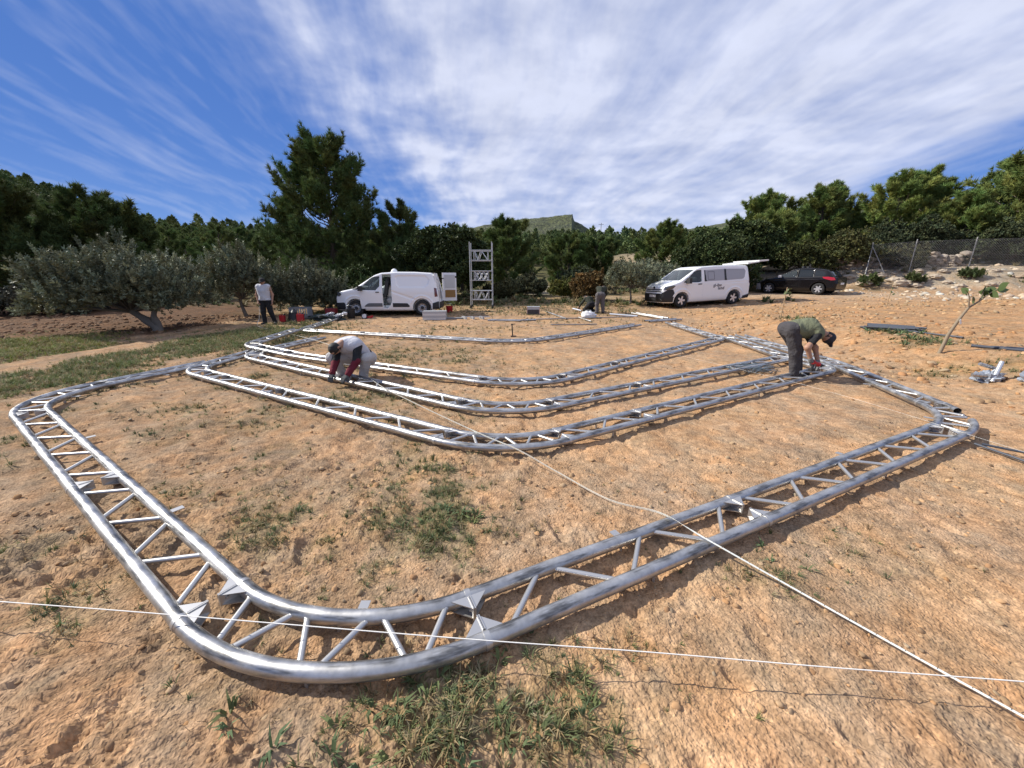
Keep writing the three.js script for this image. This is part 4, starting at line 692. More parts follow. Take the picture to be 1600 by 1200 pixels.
{ // black hatchback, rear towards the camera
  const root = thing('hatchback_car', 'black five door hatchback parked on the dirt road', 'car', [17.6, landHeight(17.2, -24.2) - 0.02, -24.35], 0);
  root.rotation.y = -0.98;
  const side = [[-2.0, 0.20], [-2.12, 0.36], [-2.13, 0.58], [-2.02, 0.74], [-1.75, 0.84], [-1.08, 0.98], [-0.92, 1.04], [-0.22, 1.41], [0.05, 1.475], [0.5, 1.50], [1.1, 1.455], [1.55, 1.37], [1.66, 1.31], [1.90, 1.02], [2.08, 0.96], [2.14, 0.62], [2.1, 0.30], [1.9, 0.22]];
  const hw = (x, y) => 0.905 - 0.23 * ss(0.85, 1.5, y) - 0.26 * Math.pow(ss(-1.3, -2.25, x), 1.7) - 0.14 * Math.pow(ss(1.4, 2.3, x), 1.5) - 0.05 * (1 - ss(0.15, 0.4, y));
  const w1 = [[-0.86, 0.98], [-0.70, 1.10], [-0.20, 1.34], [0.10, 1.40], [0.12, 1.0]], w2 = [[0.20, 1.0], [0.19, 1.41], [0.55, 1.42], [0.90, 1.38], [0.95, 1.02]], w3 = [[1.02, 1.04], [1.0, 1.37], [1.38, 1.30], [1.55, 1.14], [1.45, 1.06]];
  const solid = vehicleBody(root, { side, hw, wheels: [-1.29, 1.31], r: 0.325, mat: blackPaint, floor: 0.62, lo: [-2.3, 0.1, -1.05], hi: [2.3, 1.62, 1.05], cell: 0.028,
    recess: (x, y, z) => 0.012 * ss(0.03, 0, Math.abs(y - 0.86 - 0.03 * x)) * ss(0.5, 0.8, Math.abs(z)) * ss(-1.2, -0.8, x) * ss(1.8, 1.4, x),
    cuts: [prism(w1, -1.2, 1.2), prism(w2, -1.2, 1.2), prism([[-0.96, 1.05], [-0.28, 1.43], [-0.16, 1.32], [-0.76, 0.97]], -0.6, 0.6), prism([[1.58, 1.36], [1.96, 1.06], [1.78, 1.02], [1.42, 1.30]], -0.52, 0.52)] });
  cross('windscreen', -0.90, 1.045, -0.24, 1.40, 0.68, 0.60, carGlass, root, 0.06); cross('rear_window', 1.66, 1.30, 1.89, 1.045, 0.54, 0.58, carGlass, root, -0.05);
  for (const s of [1, -1]) {
    part('side_window', onBody(solid, w1, 'z', s, -0.02, 0), carGlass, root); part('side_window', onBody(solid, w2, 'z', s, -0.02, 0), darkGlass, root); part('quarter_window', onBody(solid, w3, 'z', s, 0.006, 0.02), darkGlass, root);
    part('tail_light', onBody(solid, [[1.52, 0.90], [1.42, 0.99], [1.70, 1.0], [1.98, 0.95], [2.04, 0.82], [1.85, 0.80]], 'z', s, 0.014, 0.03), redLens, root);
    part('headlight', onBody(solid, [[-2.02, 0.66], [-1.90, 0.78], [-1.50, 0.90], [-1.62, 0.78], [-1.86, 0.66]], 'z', s, 0.012, 0.03), lampGlass, root);
    part('wing_mirror', box(0.12, 0.14, 0.18, -0.72, 1.04, s * 0.95), s > 0 ? plateWhite : blackPaint, root);
    wheel(root, -1.29, 0.325, s * 0.79, 0.325, s, alloy, 6); wheel(root, 1.31, 0.325, s * 0.79, 0.325, s, alloy, 6);
  }
  part('front_bumper', onBody(solid, [[-2.10, 0.24], [-2.12, 0.62], [-1.86, 0.64], [-1.80, 0.5], [-1.76, 0.24]], 'z', 1, 0.014, 0.04), greyFilm, root, 'pale grey front bumper corner');
  part('number_plate', onBody(solid, [[-0.26, 0.56], [-0.26, 0.67], [0.26, 0.67], [0.26, 0.56]], 'x', 1, 0.014, 0.02), plateWhite, root);
  part('roof_rail', box(1.4, 0.03, 0.03, 0.4, 1.50, 0.52), blackPaint, root);
  seat(root, -0.15, 0.36); seat(root, -0.15, -0.36); part('rear_seat', box(0.25, 0.62, 1.2, 0.95, 0.98, 0), seatCloth, root); part('dashboard', box(0.45, 0.28, 1.2, -0.75, 0.86, 0), seatCloth, root); part('underbody', box(2.0, 0.1, 1.2, 0, 0.22, 0), trimBlack, root);
}
// ------------------------------------------------------------------ people
const skin = std(0.36, 0.20, 0.13, 0.6), hairMat = std(0.012, 0.010, 0.009, 0.7), clothN = tileNoise(71);
const clothBump = dataTex(256, (u, v) => { const k = clothN(u, v, 6, 5); return [k, k, k]; });
const cloth = (r, g, b) => { const m = std(r, g, b, 0.95, 0, { bumpMap: clothBump, bumpScale: 0.03 }); return m; };
const capsule = ([a, b, ra, rb], x, y, z) => { const ex = b[0] - a[0], ey = b[1] - a[1], ez = b[2] - a[2], wx = x - a[0], wy = y - a[1], wz = z - a[2], t = clamp((wx * ex + wy * ey + wz * ez) / (ex * ex + ey * ey + ez * ez + 1e-9)); return Math.hypot(wx - ex * t, wy - ey * t, wz - ez * t) - lerp(ra, rb, t); };
function bonesField(list, k, fold = 0) { return (x, y, z) => { let d = 1e9; for (const b of list) { const c = capsule(b, x, y, z); d = d > 1e8 ? c : smin(d, c, k); } return fold ? d + fold * Math.sin(17 * (y + 0.5 * x) + 4 * Math.sin(9 * z + 6 * x)) * Math.sin(11 * (x - z)) : d; }; }
function bonesMesh(list, cell, k = 0.035, fold = 0, clip) {
  const lo = [1e9, 1e9, 1e9], hi = [-1e9, -1e9, -1e9];
  for (const [a, b, ra, rb] of list) for (const [p, r] of [[a, ra], [b, rb]]) for (let i = 0; i < 3; i++) { lo[i] = Math.min(lo[i], p[i] - r - 0.03); hi[i] = Math.max(hi[i], p[i] + r + 0.03); }
  const f0 = bonesField(list, k, fold), f = clip ? (x, y, z) => Math.max(f0(x, y, z), clip(x, y, z)) : f0;
  const g = netsOf(f, lo, hi, cell); const p = g.attributes.position, uv = g.attributes.uv; for (let i = 0; i < p.count; i++) uv.setXY(i, p.getX(i) * 2 + p.getZ(i) * 1.3, p.getY(i) * 2); return g;
}
const mixp = (a, b, t) => [lerp(a[0], b[0], t), lerp(a[1], b[1], t), lerp(a[2], b[2], t)];
const grow = (list, r) => list.map(([a, b, ra, rb]) => [a, b, ra + r, rb + r]);
function handBones(wrist, dir, palmN, curl, thick = 0) { // palm and five fingers leaving the wrist along dir; palmN points out of the palm
  const D = V(...dir).normalize(), Nn = V(...palmN), S = V().crossVectors(D, Nn).normalize(); Nn.crossVectors(S, D).normalize();
  const W = V(...wrist), at = (a, b, c) => { const p = W.clone().addScaledVector(D, a).addScaledVector(S, b).addScaledVector(Nn, c); return [p.x, p.y, p.z]; }, out = [];
  for (const s of [-0.024, -0.008, 0.008, 0.024]) out.push([at(0, s * 0.6, 0), at(0.085, s * 1.2, 0), 0.015 + thick, 0.013 + thick]);
  [[-0.030, 0.062], [-0.010, 0.074], [0.010, 0.078], [0.030, 0.070]].forEach(([s, l]) => { let p = at(0.085, s, 0), an = curl * 0.55, a = 0.085, c = 0; for (let k = 0; k < 3; k++) { const seg = l * [0.45, 0.32, 0.27][k], na = a + seg * Math.cos(an), nc = c + seg * Math.sin(an), n = at(na, s, nc); out.push([p, n, 0.0095 + thick - k * 0.0008, 0.0088 + thick - k * 0.0008]); p = n; a = na; c = nc; an += curl * 0.55; } });
  const t0 = at(0.025, 0.022, 0.004), t1 = at(0.055, 0.052, 0.016 + 0.012 * curl), t2 = at(0.088, 0.054, 0.030 + 0.018 * curl); out.push([t0, t1, 0.013 + thick, 0.011 + thick], [t1, t2, 0.011 + thick, 0.009 + thick]);
  return out;
}
function person(label, pos, J, wear, turn = 0, cell = 0.013) {
  const root = thing('person', label, 'person', pos, turn);
  const fw = J.face, head = J.head, up = V(...head).sub(V(...J.neck)).normalize(), F = V(...fw).normalize(), hp = (a, b, c) => { const S = V().crossVectors(up, F).normalize(), p = V(...head).addScaledVector(F, a).addScaledVector(up, b).addScaledVector(S, c); return [p.x, p.y, p.z]; };
  const torso = [[J.hipR, J.hipL, 0.10, 0.10], [mixp(J.hipR, J.hipL, 0.5), J.chest, 0.115, 0.125], [mixp(J.hipR, J.hipL, 0.2), mixp(J.chest, J.shR, 0.5), 0.09, 0.10], [mixp(J.hipR, J.hipL, 0.8), mixp(J.chest, J.shL, 0.5), 0.09, 0.10], [mixp(J.shR, J.shL, 0.12), mixp(J.shR, J.shL, 0.88), 0.075, 0.075]];
  const neck = [[J.chest, J.neck, 0.09, 0.055], [J.neck, hp(-0.01, -0.05, 0), 0.054, 0.052]];
  const headB = [[hp(-0.012, 0.035, 0), hp(-0.005, 0.03, 0), 0.088, 0.085], [hp(0.012, -0.02, 0), hp(0.025, -0.075, 0), 0.070, 0.042], [hp(0.09, 0.0, 0), hp(0.108, -0.022, 0), 0.010, 0.014], [hp(0, 0.0, 0.082), hp(0, -0.03, 0.08), 0.015, 0.011], [hp(0, 0.0, -0.082), hp(0, -0.03, -0.08), 0.015, 0.011], [hp(0.082, 0.02, -0.035), hp(0.082, 0.02, 0.035), 0.012, 0.012]];
  const arm = (s) => [[J['sh' + s], J['el' + s], 0.052, 0.043], [J['el' + s], J['wr' + s], 0.043, 0.029]];
  const leg = (s) => [[J['hip' + s], J['kn' + s], 0.088, 0.06], [J['kn' + s], J['an' + s], 0.058, 0.042]];
  const foot = (s) => [[J['an' + s], J['toe' + s], 0.045, 0.034], [mixp(J['an' + s], J['toe' + s], -0.25), J['an' + s], 0.036, 0.045]].map(([a, b, x, y]) => [[a[0], a[1] - 0.03, a[2]], [b[0], b[1] - (b === J['an' + s] ? 0.03 : 0), b[2]], x, y]);
  const all = [...torso, ...neck, ...headB.slice(0, 2), ...arm('R'), ...arm('L'), ...leg('R'), ...leg('L'), ...foot('R'), ...foot('L')];
  const geos = [bonesMesh(all, cell, 0.035), bonesMesh(headB, 0.006, 0.018)];
  for (const s of ['R', 'L']) { const h = handBones(J['wr' + s], J['hand' + s], J['palm' + s], J['curl' + s] ?? 0.8, wear.gloves ? 0.003 : 0); if (wear.gloves) part('glove', bonesMesh([...h, [mixp(J['wr' + s], J['el' + s], 0.14), J['wr' + s], 0.036, 0.032]], 0.005, 0.010), wear.gloves, root); else geos.push(bonesMesh(h, 0.005, 0.008)); }
  part('body', geos.map((g) => g), skin, root);
  for (const c of [-0.032, 0.032]) part('eye', new THREE.SphereGeometry(0.009, 8, 6).translate(...hp(0.083, 0.004, c)), hairMat, root);
  part('mouth', bar(V(...hp(0.073, -0.052, -0.022)), V(...hp(0.073, -0.052, 0.022)), 0.005), std(0.22, 0.08, 0.07, 0.6), root);
  const sleeve = wear.sleeve ?? 0.6, hipM = mixp(J.hipR, J.hipL, 0.5), ax = V(...J.chest).sub(V(...hipM)), axl = ax.length(); ax.normalize();
  const above = (t) => (x, y, z) => axl * t - ((x - hipM[0]) * ax.x + (y - hipM[1]) * ax.y + (z - hipM[2]) * ax.z);   // keeps what lies past that share of the trunk
  if (wear.shirt) part('shirt', bonesMesh([...grow(torso, 0.010), ...['R', 'L'].map((s) => [J['sh' + s], mixp(J['sh' + s], J['el' + s], Math.min(1, sleeve)), 0.068, 0.060]), ...(sleeve > 1 ? ['R', 'L'].map((s) => [J['el' + s], mixp(J['el' + s], J['wr' + s], sleeve - 1), 0.056, 0.044]) : []), [J.chest, J.neck, 0.10, 0.062]], cell, 0.03, 0.004, wear.vest ? undefined : above(0.0)), wear.shirt, root);
  if (wear.cuffs) for (const s of ['R', 'L']) part('sleeve', bonesMesh([[mixp(J['el' + s], J['wr' + s], -0.15), mixp(J['el' + s], J['wr' + s], 0.95), 0.062, 0.050]], cell, 0.03, 0.004), wear.cuffs, root);
  if (wear.vest) part('vest', bonesMesh(grow([...torso, [J.chest, mixp(J.chest, J.neck, 0.7), 0.085, 0.06]], 0.034), cell, 0.035, 0.006, above(wear.hem ?? 0.02)), wear.vest, root);
  if (wear.trousers) part('trousers', bonesMesh([[J.hipR, J.hipL, 0.124, 0.124], [hipM, mixp(hipM, J.chest, 0.3), 0.13, 0.128], ...leg('R').map(([a, b, r, s]) => [a, b, r + 0.03, s + 0.03]), ...leg('L').map(([a, b, r, s]) => [a, b, r + 0.03, s + 0.03])], cell, 0.03, 0.006), wear.trousers, root);
  if (wear.belt) part('belt', bonesMesh([[mixp(J.hipR, J.chest, 0.22), mixp(J.hipL, J.chest, 0.22), 0.128, 0.128]], cell, 0.02, 0, (x, y, z) => { const d = V(...J.chest).sub(V(...mixp(J.hipR, J.hipL, 0.5))).normalize(), o = mixp(mixp(J.hipR, J.hipL, 0.5), J.chest, 0.22); return Math.abs((x - o[0]) * d.x + (y - o[1]) * d.y + (z - o[2]) * d.z) - 0.022; }), wear.belt, root);
  for (const s of ['R', 'L']) part('shoe', bonesMesh(grow(foot(s), 0.012), 0.01, 0.02), wear.shoes, root);
  if (wear.cap) { const o = V(...head); const c = part('cap', bonesMesh([[hp(-0.012, 0.042, 0), hp(-0.004, 0.036, 0), 0.099, 0.095]], 0.008, 0.02, 0, (x, y, z) => 0.012 - ((x - o.x) * up.x + (y - o.y) * up.y + (z - o.z) * up.z)), wear.cap, root); part('visor', bonesMesh([[hp(0.07, 0.022, -0.045), hp(0.07, 0.022, 0.045), 0.012, 0.012], [hp(0.075, 0.022, -0.05), hp(0.155, 0.008, -0.02), 0.009, 0.006], [hp(0.075, 0.022, 0), hp(0.165, 0.008, 0), 0.009, 0.006], [hp(0.075, 0.022, 0.05), hp(0.155, 0.008, 0.02), 0.009, 0.006]], 0.006, 0.05), wear.cap, c); }
  if (wear.hair !== false) { const o = V(...head); part('hair', bonesMesh([[hp(-0.016, 0.036, 0), hp(-0.008, 0.032, 0), 0.094, 0.090], [hp(-0.03, -0.02, 0), hp(-0.03, -0.03, 0), 0.072, 0.07]], 0.008, 0.02, 0.002, (x, y, z) => { const a = (x - o.x) * F.x + (y - o.y) * F.y + (z - o.z) * F.z, b = (x - o.x) * up.x + (y - o.y) * up.y + (z - o.z) * up.z; return Math.max(a - 0.02 - Math.max(0, b) * 1.0, -0.045 - b); }), hairMat, root); }
  if (wear.glasses) part('sunglasses', [new THREE.SphereGeometry(0.024, 10, 8).scale(1, 0.8, 0.6).translate(...hp(0.083, 0.004, -0.032)), new THREE.SphereGeometry(0.024, 10, 8).scale(1, 0.8, 0.6).translate(...hp(0.083, 0.004, 0.032)), bar(V(...hp(0.09, 0.01, -0.02)), V(...hp(0.09, 0.01, 0.02)), 0.005)], trimBlack, root);
  return root;
}
const greyVest = cloth(0.52, 0.52, 0.55), blackCloth = cloth(0.014, 0.014, 0.016), charcoal = cloth(0.050, 0.046, 0.050), olive = cloth(0.135, 0.145, 0.085), maroon = cloth(0.13, 0.012, 0.022), paleGrey = cloth(0.46, 0.44, 0.42), workGlove = std(0.07, 0.072, 0.07, 0.9), greyGlove = std(0.16, 0.165, 0.16, 0.9), boot = std(0.03, 0.028, 0.026, 0.8), paleShoe = std(0.30, 0.26, 0.22, 0.85), darkGreen = cloth(0.030, 0.034, 0.022);
// standing at the left, reeling the tape
person('person standing in a white vest and black cap, holding the tape', [-9.12, 0.03, -14.5], {
  anR: [-0.11, 0.09, 0.04], toeR: [-0.15, 0.035, 0.19], knR: [-0.11, 0.48, 0.05], hipR: [-0.09, 0.88, 0], anL: [0.20, 0.09, -0.06], toeL: [0.28, 0.035, 0.08], knL: [0.14, 0.48, 0.02], hipL: [0.09, 0.88, 0],
  chest: [0, 1.20, 0.01], neck: [0, 1.42, 0.01], head: [0.01, 1.545, 0.03], shR: [-0.20, 1.36, 0], shL: [0.20, 1.36, 0], elR: [-0.27, 1.08, 0.0], wrR: [-0.20, 0.84, 0.10], elL: [0.27, 1.08, -0.04], wrL: [0.27, 0.84, 0.06], handR: [0.15, -0.9, 0.25], palmR: [0.8, 0, 0.1], handL: [0, -0.95, 0.2], palmL: [-1, 0, 0], curlR: 1.6, face: [0.08, -0.1, 1],
}, { vest: greyVest, shirt: cloth(0.30, 0.20, 0.15), sleeve: 0.35, trousers: blackCloth, shoes: boot, cap: blackCloth, glasses: true }, 0.1, 0.016);
// crouching over the third frame
person('person crouching in a white vest with black and dark red sleeves', [-2.6, 0.0, -6.25], {
  anR: [-0.24, 0.09, -0.08], toeR: [-0.30, 0.035, 0.07], knR: [-0.33, 0.43, 0.12], hipR: [-0.08, 0.34, -0.30], anL: [0.10, 0.09, -0.02], toeL: [0.10, 0.035, 0.14], knL: [0.21, 0.40, 0.06], hipL: [0.12, 0.34, -0.30],
  chest: [-0.06, 0.60, -0.05], neck: [-0.13, 0.66, 0.10], head: [-0.20, 0.60, 0.22], shR: [-0.25, 0.60, 0.03], shL: [0.10, 0.62, 0.06], elR: [-0.24, 0.37, 0.20], wrR: [-0.24, 0.22, 0.36], elL: [0.10, 0.37, 0.24], wrL: [0.02, 0.21, 0.40], handR: [0.0, -0.5, 0.6], palmR: [0, -0.7, -0.4], handL: [-0.35, -0.4, 0.6], palmL: [0, -0.8, -0.4], curlR: 0.9, curlL: 0.7, face: [-0.25, -0.75, 0.65],
}, { vest: greyVest, shirt: blackCloth, sleeve: 1.0, cuffs: maroon, trousers: paleGrey, shoes: paleShoe, gloves: workGlove, belt: blackCloth, hem: 0.28 });
// bending over the corner at the right
person('person bending down in an olive vest, dark trousers and black cap', [4.9, 0.0, -6.5], {
  anR: [-0.06, 0.09, 0.10], toeR: [0.10, 0.035, 0.14], knR: [-0.12, 0.47, 0.10], hipR: [-0.22, 0.84, 0.10], anL: [0.17, 0.09, -0.14], toeL: [0.33, 0.035, -0.12], knL: [0.06, 0.47, -0.11], hipL: [-0.20, 0.84, -0.10],
  chest: [0.08, 0.88, 0.03], neck: [0.26, 0.83, 0.05], head: [0.375, 0.725, 0.09], shR: [0.12, 0.79, 0.21], shL: [0.18, 0.80, -0.15], elR: [-0.08, 0.58, 0.30], wrR: [0.02, 0.36, 0.30], elL: [0.30, 0.52, -0.02], wrL: [0.34, 0.27, 0.06], handR: [0.55, -0.7, -0.05], palmR: [0.5, 0.4, -0.5], handL: [0.1, -0.9, 0.15], palmL: [-0.6, 0, -0.6], curlR: 1.5, curlL: 1.0, face: [0.30, -0.85, 0.30],
}, { vest: olive, shirt: blackCloth, sleeve: 0.62, trousers: charcoal, shoes: boot, cap: std(0.012, 0.016, 0.03, 0.7), gloves: greyGlove, hem: 0.12 });
// pair at the back
person('person leaning over in a dark green jacket and grey trousers, far side', [3.95, 0.15, -17.6], {
  anR: [-0.12, 0.09, 0], toeR: [-0.10, 0.035, -0.15], knR: [-0.12, 0.46, -0.02], hipR: [-0.10, 0.84, 0.04], anL: [0.16, 0.09, 0.03], toeL: [0.2, 0.035, -0.12], knL: [0.12, 0.46, 0], hipL: [0.09, 0.84, 0.04],
  chest: [0.05, 1.08, -0.14], neck: [0.15, 1.16, -0.30], head: [0.22, 1.14, -0.42], shR: [-0.10, 1.13, -0.24], shL: [0.28, 1.12, -0.20], elR: [0.0, 0.88, -0.36], wrR: [0.16, 0.74, -0.42], elL: [0.32, 0.86, -0.30], wrL: [0.26, 0.66, -0.40], handR: [0.2, -0.8, -0.1], palmR: [0, 0, 1], handL: [0, -0.9, -0.1], palmL: [0, 0, 1], face: [0.4, -0.5, -0.7],
}, { shirt: darkGreen, sleeve: 1.9, trousers: cloth(0.11, 0.10, 0.10), shoes: boot, cap: blackCloth }, 0, 0.018);
person('person kneeling on the ground in dark work clothes', [3.42, 0.2, -18.0], {
  anR: [0.16, 0.07, 0.22], toeR: [0.18, 0.03, 0.36], knR: [-0.05, 0.09, -0.15], hipR: [0.12, 0.36, 0.16], anL: [0.34, 0.07, 0.2], toeL: [0.36, 0.03, 0.34], knL: [0.22, 0.10, -0.2], hipL: [0.28, 0.36, 0.12],
  chest: [0.10, 0.58, -0.04], neck: [0.06, 0.66, -0.16], head: [0.02, 0.64, -0.28], shR: [-0.06, 0.60, -0.05], shL: [0.26, 0.62, -0.14], elR: [-0.20, 0.40, -0.12], wrR: [-0.28, 0.22, -0.22], elL: [0.20, 0.38, -0.30], wrL: [0.06, 0.20, -0.40], handR: [-0.3, -0.8, -0.2], palmR: [0, 0, 1], handL: [-0.3, -0.8, -0.2], palmL: [0, 0, 1], face: [-0.3, -0.6, -0.7],
}, { shirt: darkGreen, sleeve: 1.9, trousers: blackCloth, shoes: boot, cap: blackCloth }, 0, 0.018);
// ------------------------------------------------------------------ things on and around the field
const alu = std(0.62, 0.63, 0.64, 0.38, 0.75), aluDull = std(0.45, 0.455, 0.46, 0.5, 0.6), redPlastic = std(0.42, 0.012, 0.018, 0.45), blackPlastic = std(0.018, 0.018, 0.02, 0.55), greyPlastic = std(0.22, 0.225, 0.23, 0.6), whiteCloth = std(0.72, 0.72, 0.72, 0.9), darkPipe = std(0.055, 0.062, 0.078, 0.45), woodStake = std(0.36, 0.25, 0.14, 0.9), twine = std(0.80, 0.78, 0.72, 0.8), bolts = std(0.30, 0.36, 0.38, 0.35, 0.8);
const G = (x, z, dy = 0) => V(x, landHeight(x, z) + dy, z);

// --- more frame pieces lying about
trackFrame('short steel ladder piece lying right of the bending pair', [[5.4, -17.2], [6.15, -15.5]], 1, { parts: 8, tabs: 0, seed: 20 });
trackFrame('short steel ladder piece lying crosswise behind the fourth frame', [[5.15, -14.75], [6.6, -15.35]], 1, { parts: 8, tabs: 0, seed: 21, lift: 0.06 });

// --- measuring tape, pulled from the standing worker across the field
{
  const pts = [[-9.28, 0.72, -14.35], [-9.05, 0.35, -13.9], [-8.55, 0.14, -13.0], [-7.78, 0.05, -12.6], [-3.756, 0.2, -8.255], [-2.029, 0.13, -5.595], [-1.342, 0.12, -4.8], [-0.829, 0.1, -4.267], [-0.258, 0.125, -3.596], [0.059, 0.125, -3.279], [0.384, 0.06, -2.983], [0.745, 0.05, -2.553], [1.015, 0.125, -2.27], [1.176, 0.125, -2.024], [1.529, 0.05, -1.678], [1.819, 0.03, -1.299], [1.966, 0.03, -1.088], [2.4, 0.03, -0.45], [3.6, 0.03, 1.3]].map((p) => V(...p));
  const curve = new THREE.CatmullRomCurve3(pts, false, 'centripetal'), n = 300, pos = [], idx = [], uv = []; let len = 0, last = null;
  for (let i = 0; i <= n; i++) {
    const p = curve.getPoint(i / n), t = curve.getTangent(i / n), d = Math.hypot(p.x, p.z), flat = ss(0.66, 0.72, i / n), tilt = lerp(1.25, 0.15, flat), s = V(-t.z, 0, t.x).normalize().multiplyScalar(Math.cos(tilt) * 0.0085).add(V(0, Math.sin(tilt) * 0.0085, 0)), nn = V().crossVectors(s, t).normalize().multiplyScalar(0.0006);
    if (last) len += p.distanceTo(last); last = p;
    for (const [a, b] of [[1, 1], [-1, 1], [-1, -1], [1, -1]]) { pos.push(p.x + s.x * a + nn.x * b, p.y + s.y * a + nn.y * b, p.z + s.z * a + nn.z * b); uv.push(len, a > 0 ? 1 : 0); }
  }
  for (let i = 0; i < n; i++) for (let k = 0; k < 4; k++) { const a = i * 4 + k, b = i * 4 + (k + 1) % 4, c = a + 4, d = b + 4; idx.push(a, c, b, b, c, d); }
  const g = new THREE.BufferGeometry(); g.setAttribute('position', new THREE.Float32BufferAttribute(pos, 3)); g.setAttribute('uv', new THREE.Float32BufferAttribute(uv, 2)); g.setIndex(idx); const h = g.toNonIndexed(); h.computeVertexNormals();
  const tick = dataTex(64, (u, v) => { const b = (u < 0.03 && v < 0.55) || (Math.abs(u - 0.5) < 0.02 && v < 0.3) ? 0.25 : 0.95; return [b, b, b * 0.97]; }, true); tick.repeat.set(10, 1);
  single('measuring_tape', h, std(0.88, 0.88, 0.85, 0.5, 0, { map: tick, side: THREE.DoubleSide }), 'white measuring tape pulled across the whole field over the frames', 'tape');
}
const cord = (label, pts, r = 0.0022) => single('string_line', tubeAlong(new THREE.CatmullRomCurve3(pts.map((p) => V(...p)), false, 'centripetal').getPoints(90), r, 6), twine, label, 'string');
cord('taut white string crossing the near corner of the nearest frame', [[-7.0, 0.05, -1.9], [-3.4, 0.16, -1.585], [-2.456, 0.16, -1.504], [-1.788, 0.16, -1.448], [-0.138, 0.15, -1.309], [0.542, 0.13, -1.273], [1.308, 0.12, -1.211], [2.033, 0.11, -1.161], [3.0, 0.1, -1.08], [7.5, 0.05, -0.7]], 0.0024);
cord('thin white string running out past the right hand corner', [[3.4, 0.12, -8.2], [4.4, 0.12, -5.6], [4.6, 0.13, -4.3], [4.75, 0.10, -3.55], [5.0, 0.05, -2.9], [5.3, 0.03, -2.2]], 0.001);

// --- scaffold tower
{
  const x0 = -2.05, x1 = -0.98, z0 = -19.55, z1 = -20.25, y0 = landHeight(-1.5, -19.6), t = thing('scaffold_tower', 'narrow aluminium scaffold tower standing behind the field', 'scaffold', [x0, y0, z0]);
  const w = x1 - x0, d = z1 - z0, H = 3.15;
  for (const x of [0, w]) for (const z of [0, d]) { part('upright', bar(V(x, 0.1, z), V(x, H, z), 0.022, 0.022, 10), aluDull, t); part('caster', [new THREE.CylinderGeometry(0.06, 0.06, 0.05, 16).rotateX(Math.PI / 2).translate(x, 0.06, z), box(0.05, 0.08, 0.08, x, 0.12, z)], blackPlastic, t); }
  for (const z of [0, d]) for (const [a, b, kind] of [[0.42, 0.86, 'w'], [1.36, 1.80, 'x'], [2.30, 2.76, 'v']]) {
    for (const y of [a, b]) part('rung', bar(V(0, y, z), V(w, y, z), 0.02, 0.02, 8), aluDull, t);
    for (const x of [0.2, w - 0.2]) part('rung_post', bar(V(x, a, z), V(x, b, z), 0.014, 0.014, 8), aluDull, t);
    const xs = kind === 'w' ? [0.2, 0.36, 0.52, 0.70, 0.87] : kind === 'x' ? [0.2, 0.42, 0.64, 0.87] : [0.2, 0.40, 0.55, 0.87];
    for (let i = 0; i < xs.length - 1; i++) { part('brace', bar(V(xs[i], i % 2 ? a : b, z), V(xs[i + 1], i % 2 ? b : a, z), 0.014, 0.014, 6), alu, t); if (kind === 'x') part('brace', bar(V(xs[i], i % 2 ? b : a, z), V(xs[i + 1], i % 2 ? a : b, z), 0.014, 0.014, 6), alu, t); }
  }
  for (const x of [0, w]) for (const y of [0.64, 2.5]) part('cross_tube', bar(V(x, y, 0), V(x, y, d), 0.022, 0.022, 8), alu, t);
}
// --- buckets and cases
function bucket(label, p, m, r = 0.14, h = 0.27) { const t = thing('bucket', label, 'bucket', p); part('shell', new THREE.LatheGeometry([[0.001, 0], [r * 0.8, 0], [r, h], [r + 0.012, h], [r + 0.012, h - 0.02], [r * 0.98, h - 0.005], [r * 0.78, 0.012], [0.001, 0.012]].map(([a, b]) => new THREE.Vector2(a, b)), 24), m, t); part('handle', new THREE.TorusGeometry(r, 0.006, 6, 20, Math.PI).rotateX(0.5).translate(0, h - 0.01, 0), alu, t); return t; }
bucket('red bucket standing at the rear corner of the panel van', [-2.87, landHeight(-2.87, -17.9), -17.9], redPlastic, 0.16, 0.30);
bucket('tall black bucket in front of the panel van front wheel', [-6.62, landHeight(-6.6, -16.0), -16.0], blackPlastic, 0.17, 0.40);
{ const t = thing('plank_stack', 'stack of aluminium planks lying in front of the panel van', 'planks', [-3.12, landHeight(-3.1, -15.75), -15.75], 0.08); for (let k = 0; k < 4; k++) { part('plank', [box(0.92, 0.018, 0.55, 0, 0.075 + k * 0.085, 0), box(0.92, 0.07, 0.02, 0, 0.035 + k * 0.085, 0.265), box(0.92, 0.07, 0.02, 0, 0.035 + k * 0.085, -0.265)], k % 2 ? aluDull : alu, t); for (const x of [-0.44, 0.44]) part('end_bracket', box(0.05, 0.06, 0.5, x, 0.035 + k * 0.085, 0), aluDull, t); } part('plank', box(0.9, 0.05, 0.24, 0.65, 0.03, -0.1), greyPlastic, t); }
{ const t = thing('case_stack', 'low stack of grey topped cases in the middle of the back', 'cases', [0.95, landHeight(0.9, -17.4), -17.4], -0.05); for (let k = 0; k < 3; k++) part('case', box(0.56, 0.095, 0.36, 0, 0.05 + k * 0.105, 0), k === 2 ? aluDull : std(0.06, 0.05, 0.05, 0.7), t); part('lid', box(0.58, 0.02, 0.38, 0, 0.325, 0), alu, t); for (const x of [-0.27, 0.27]) part('corner_post', box(0.03, 0.32, 0.03, x, 0.16, 0.17), std(0.45, 0.3, 0.28, 0.7), t); }
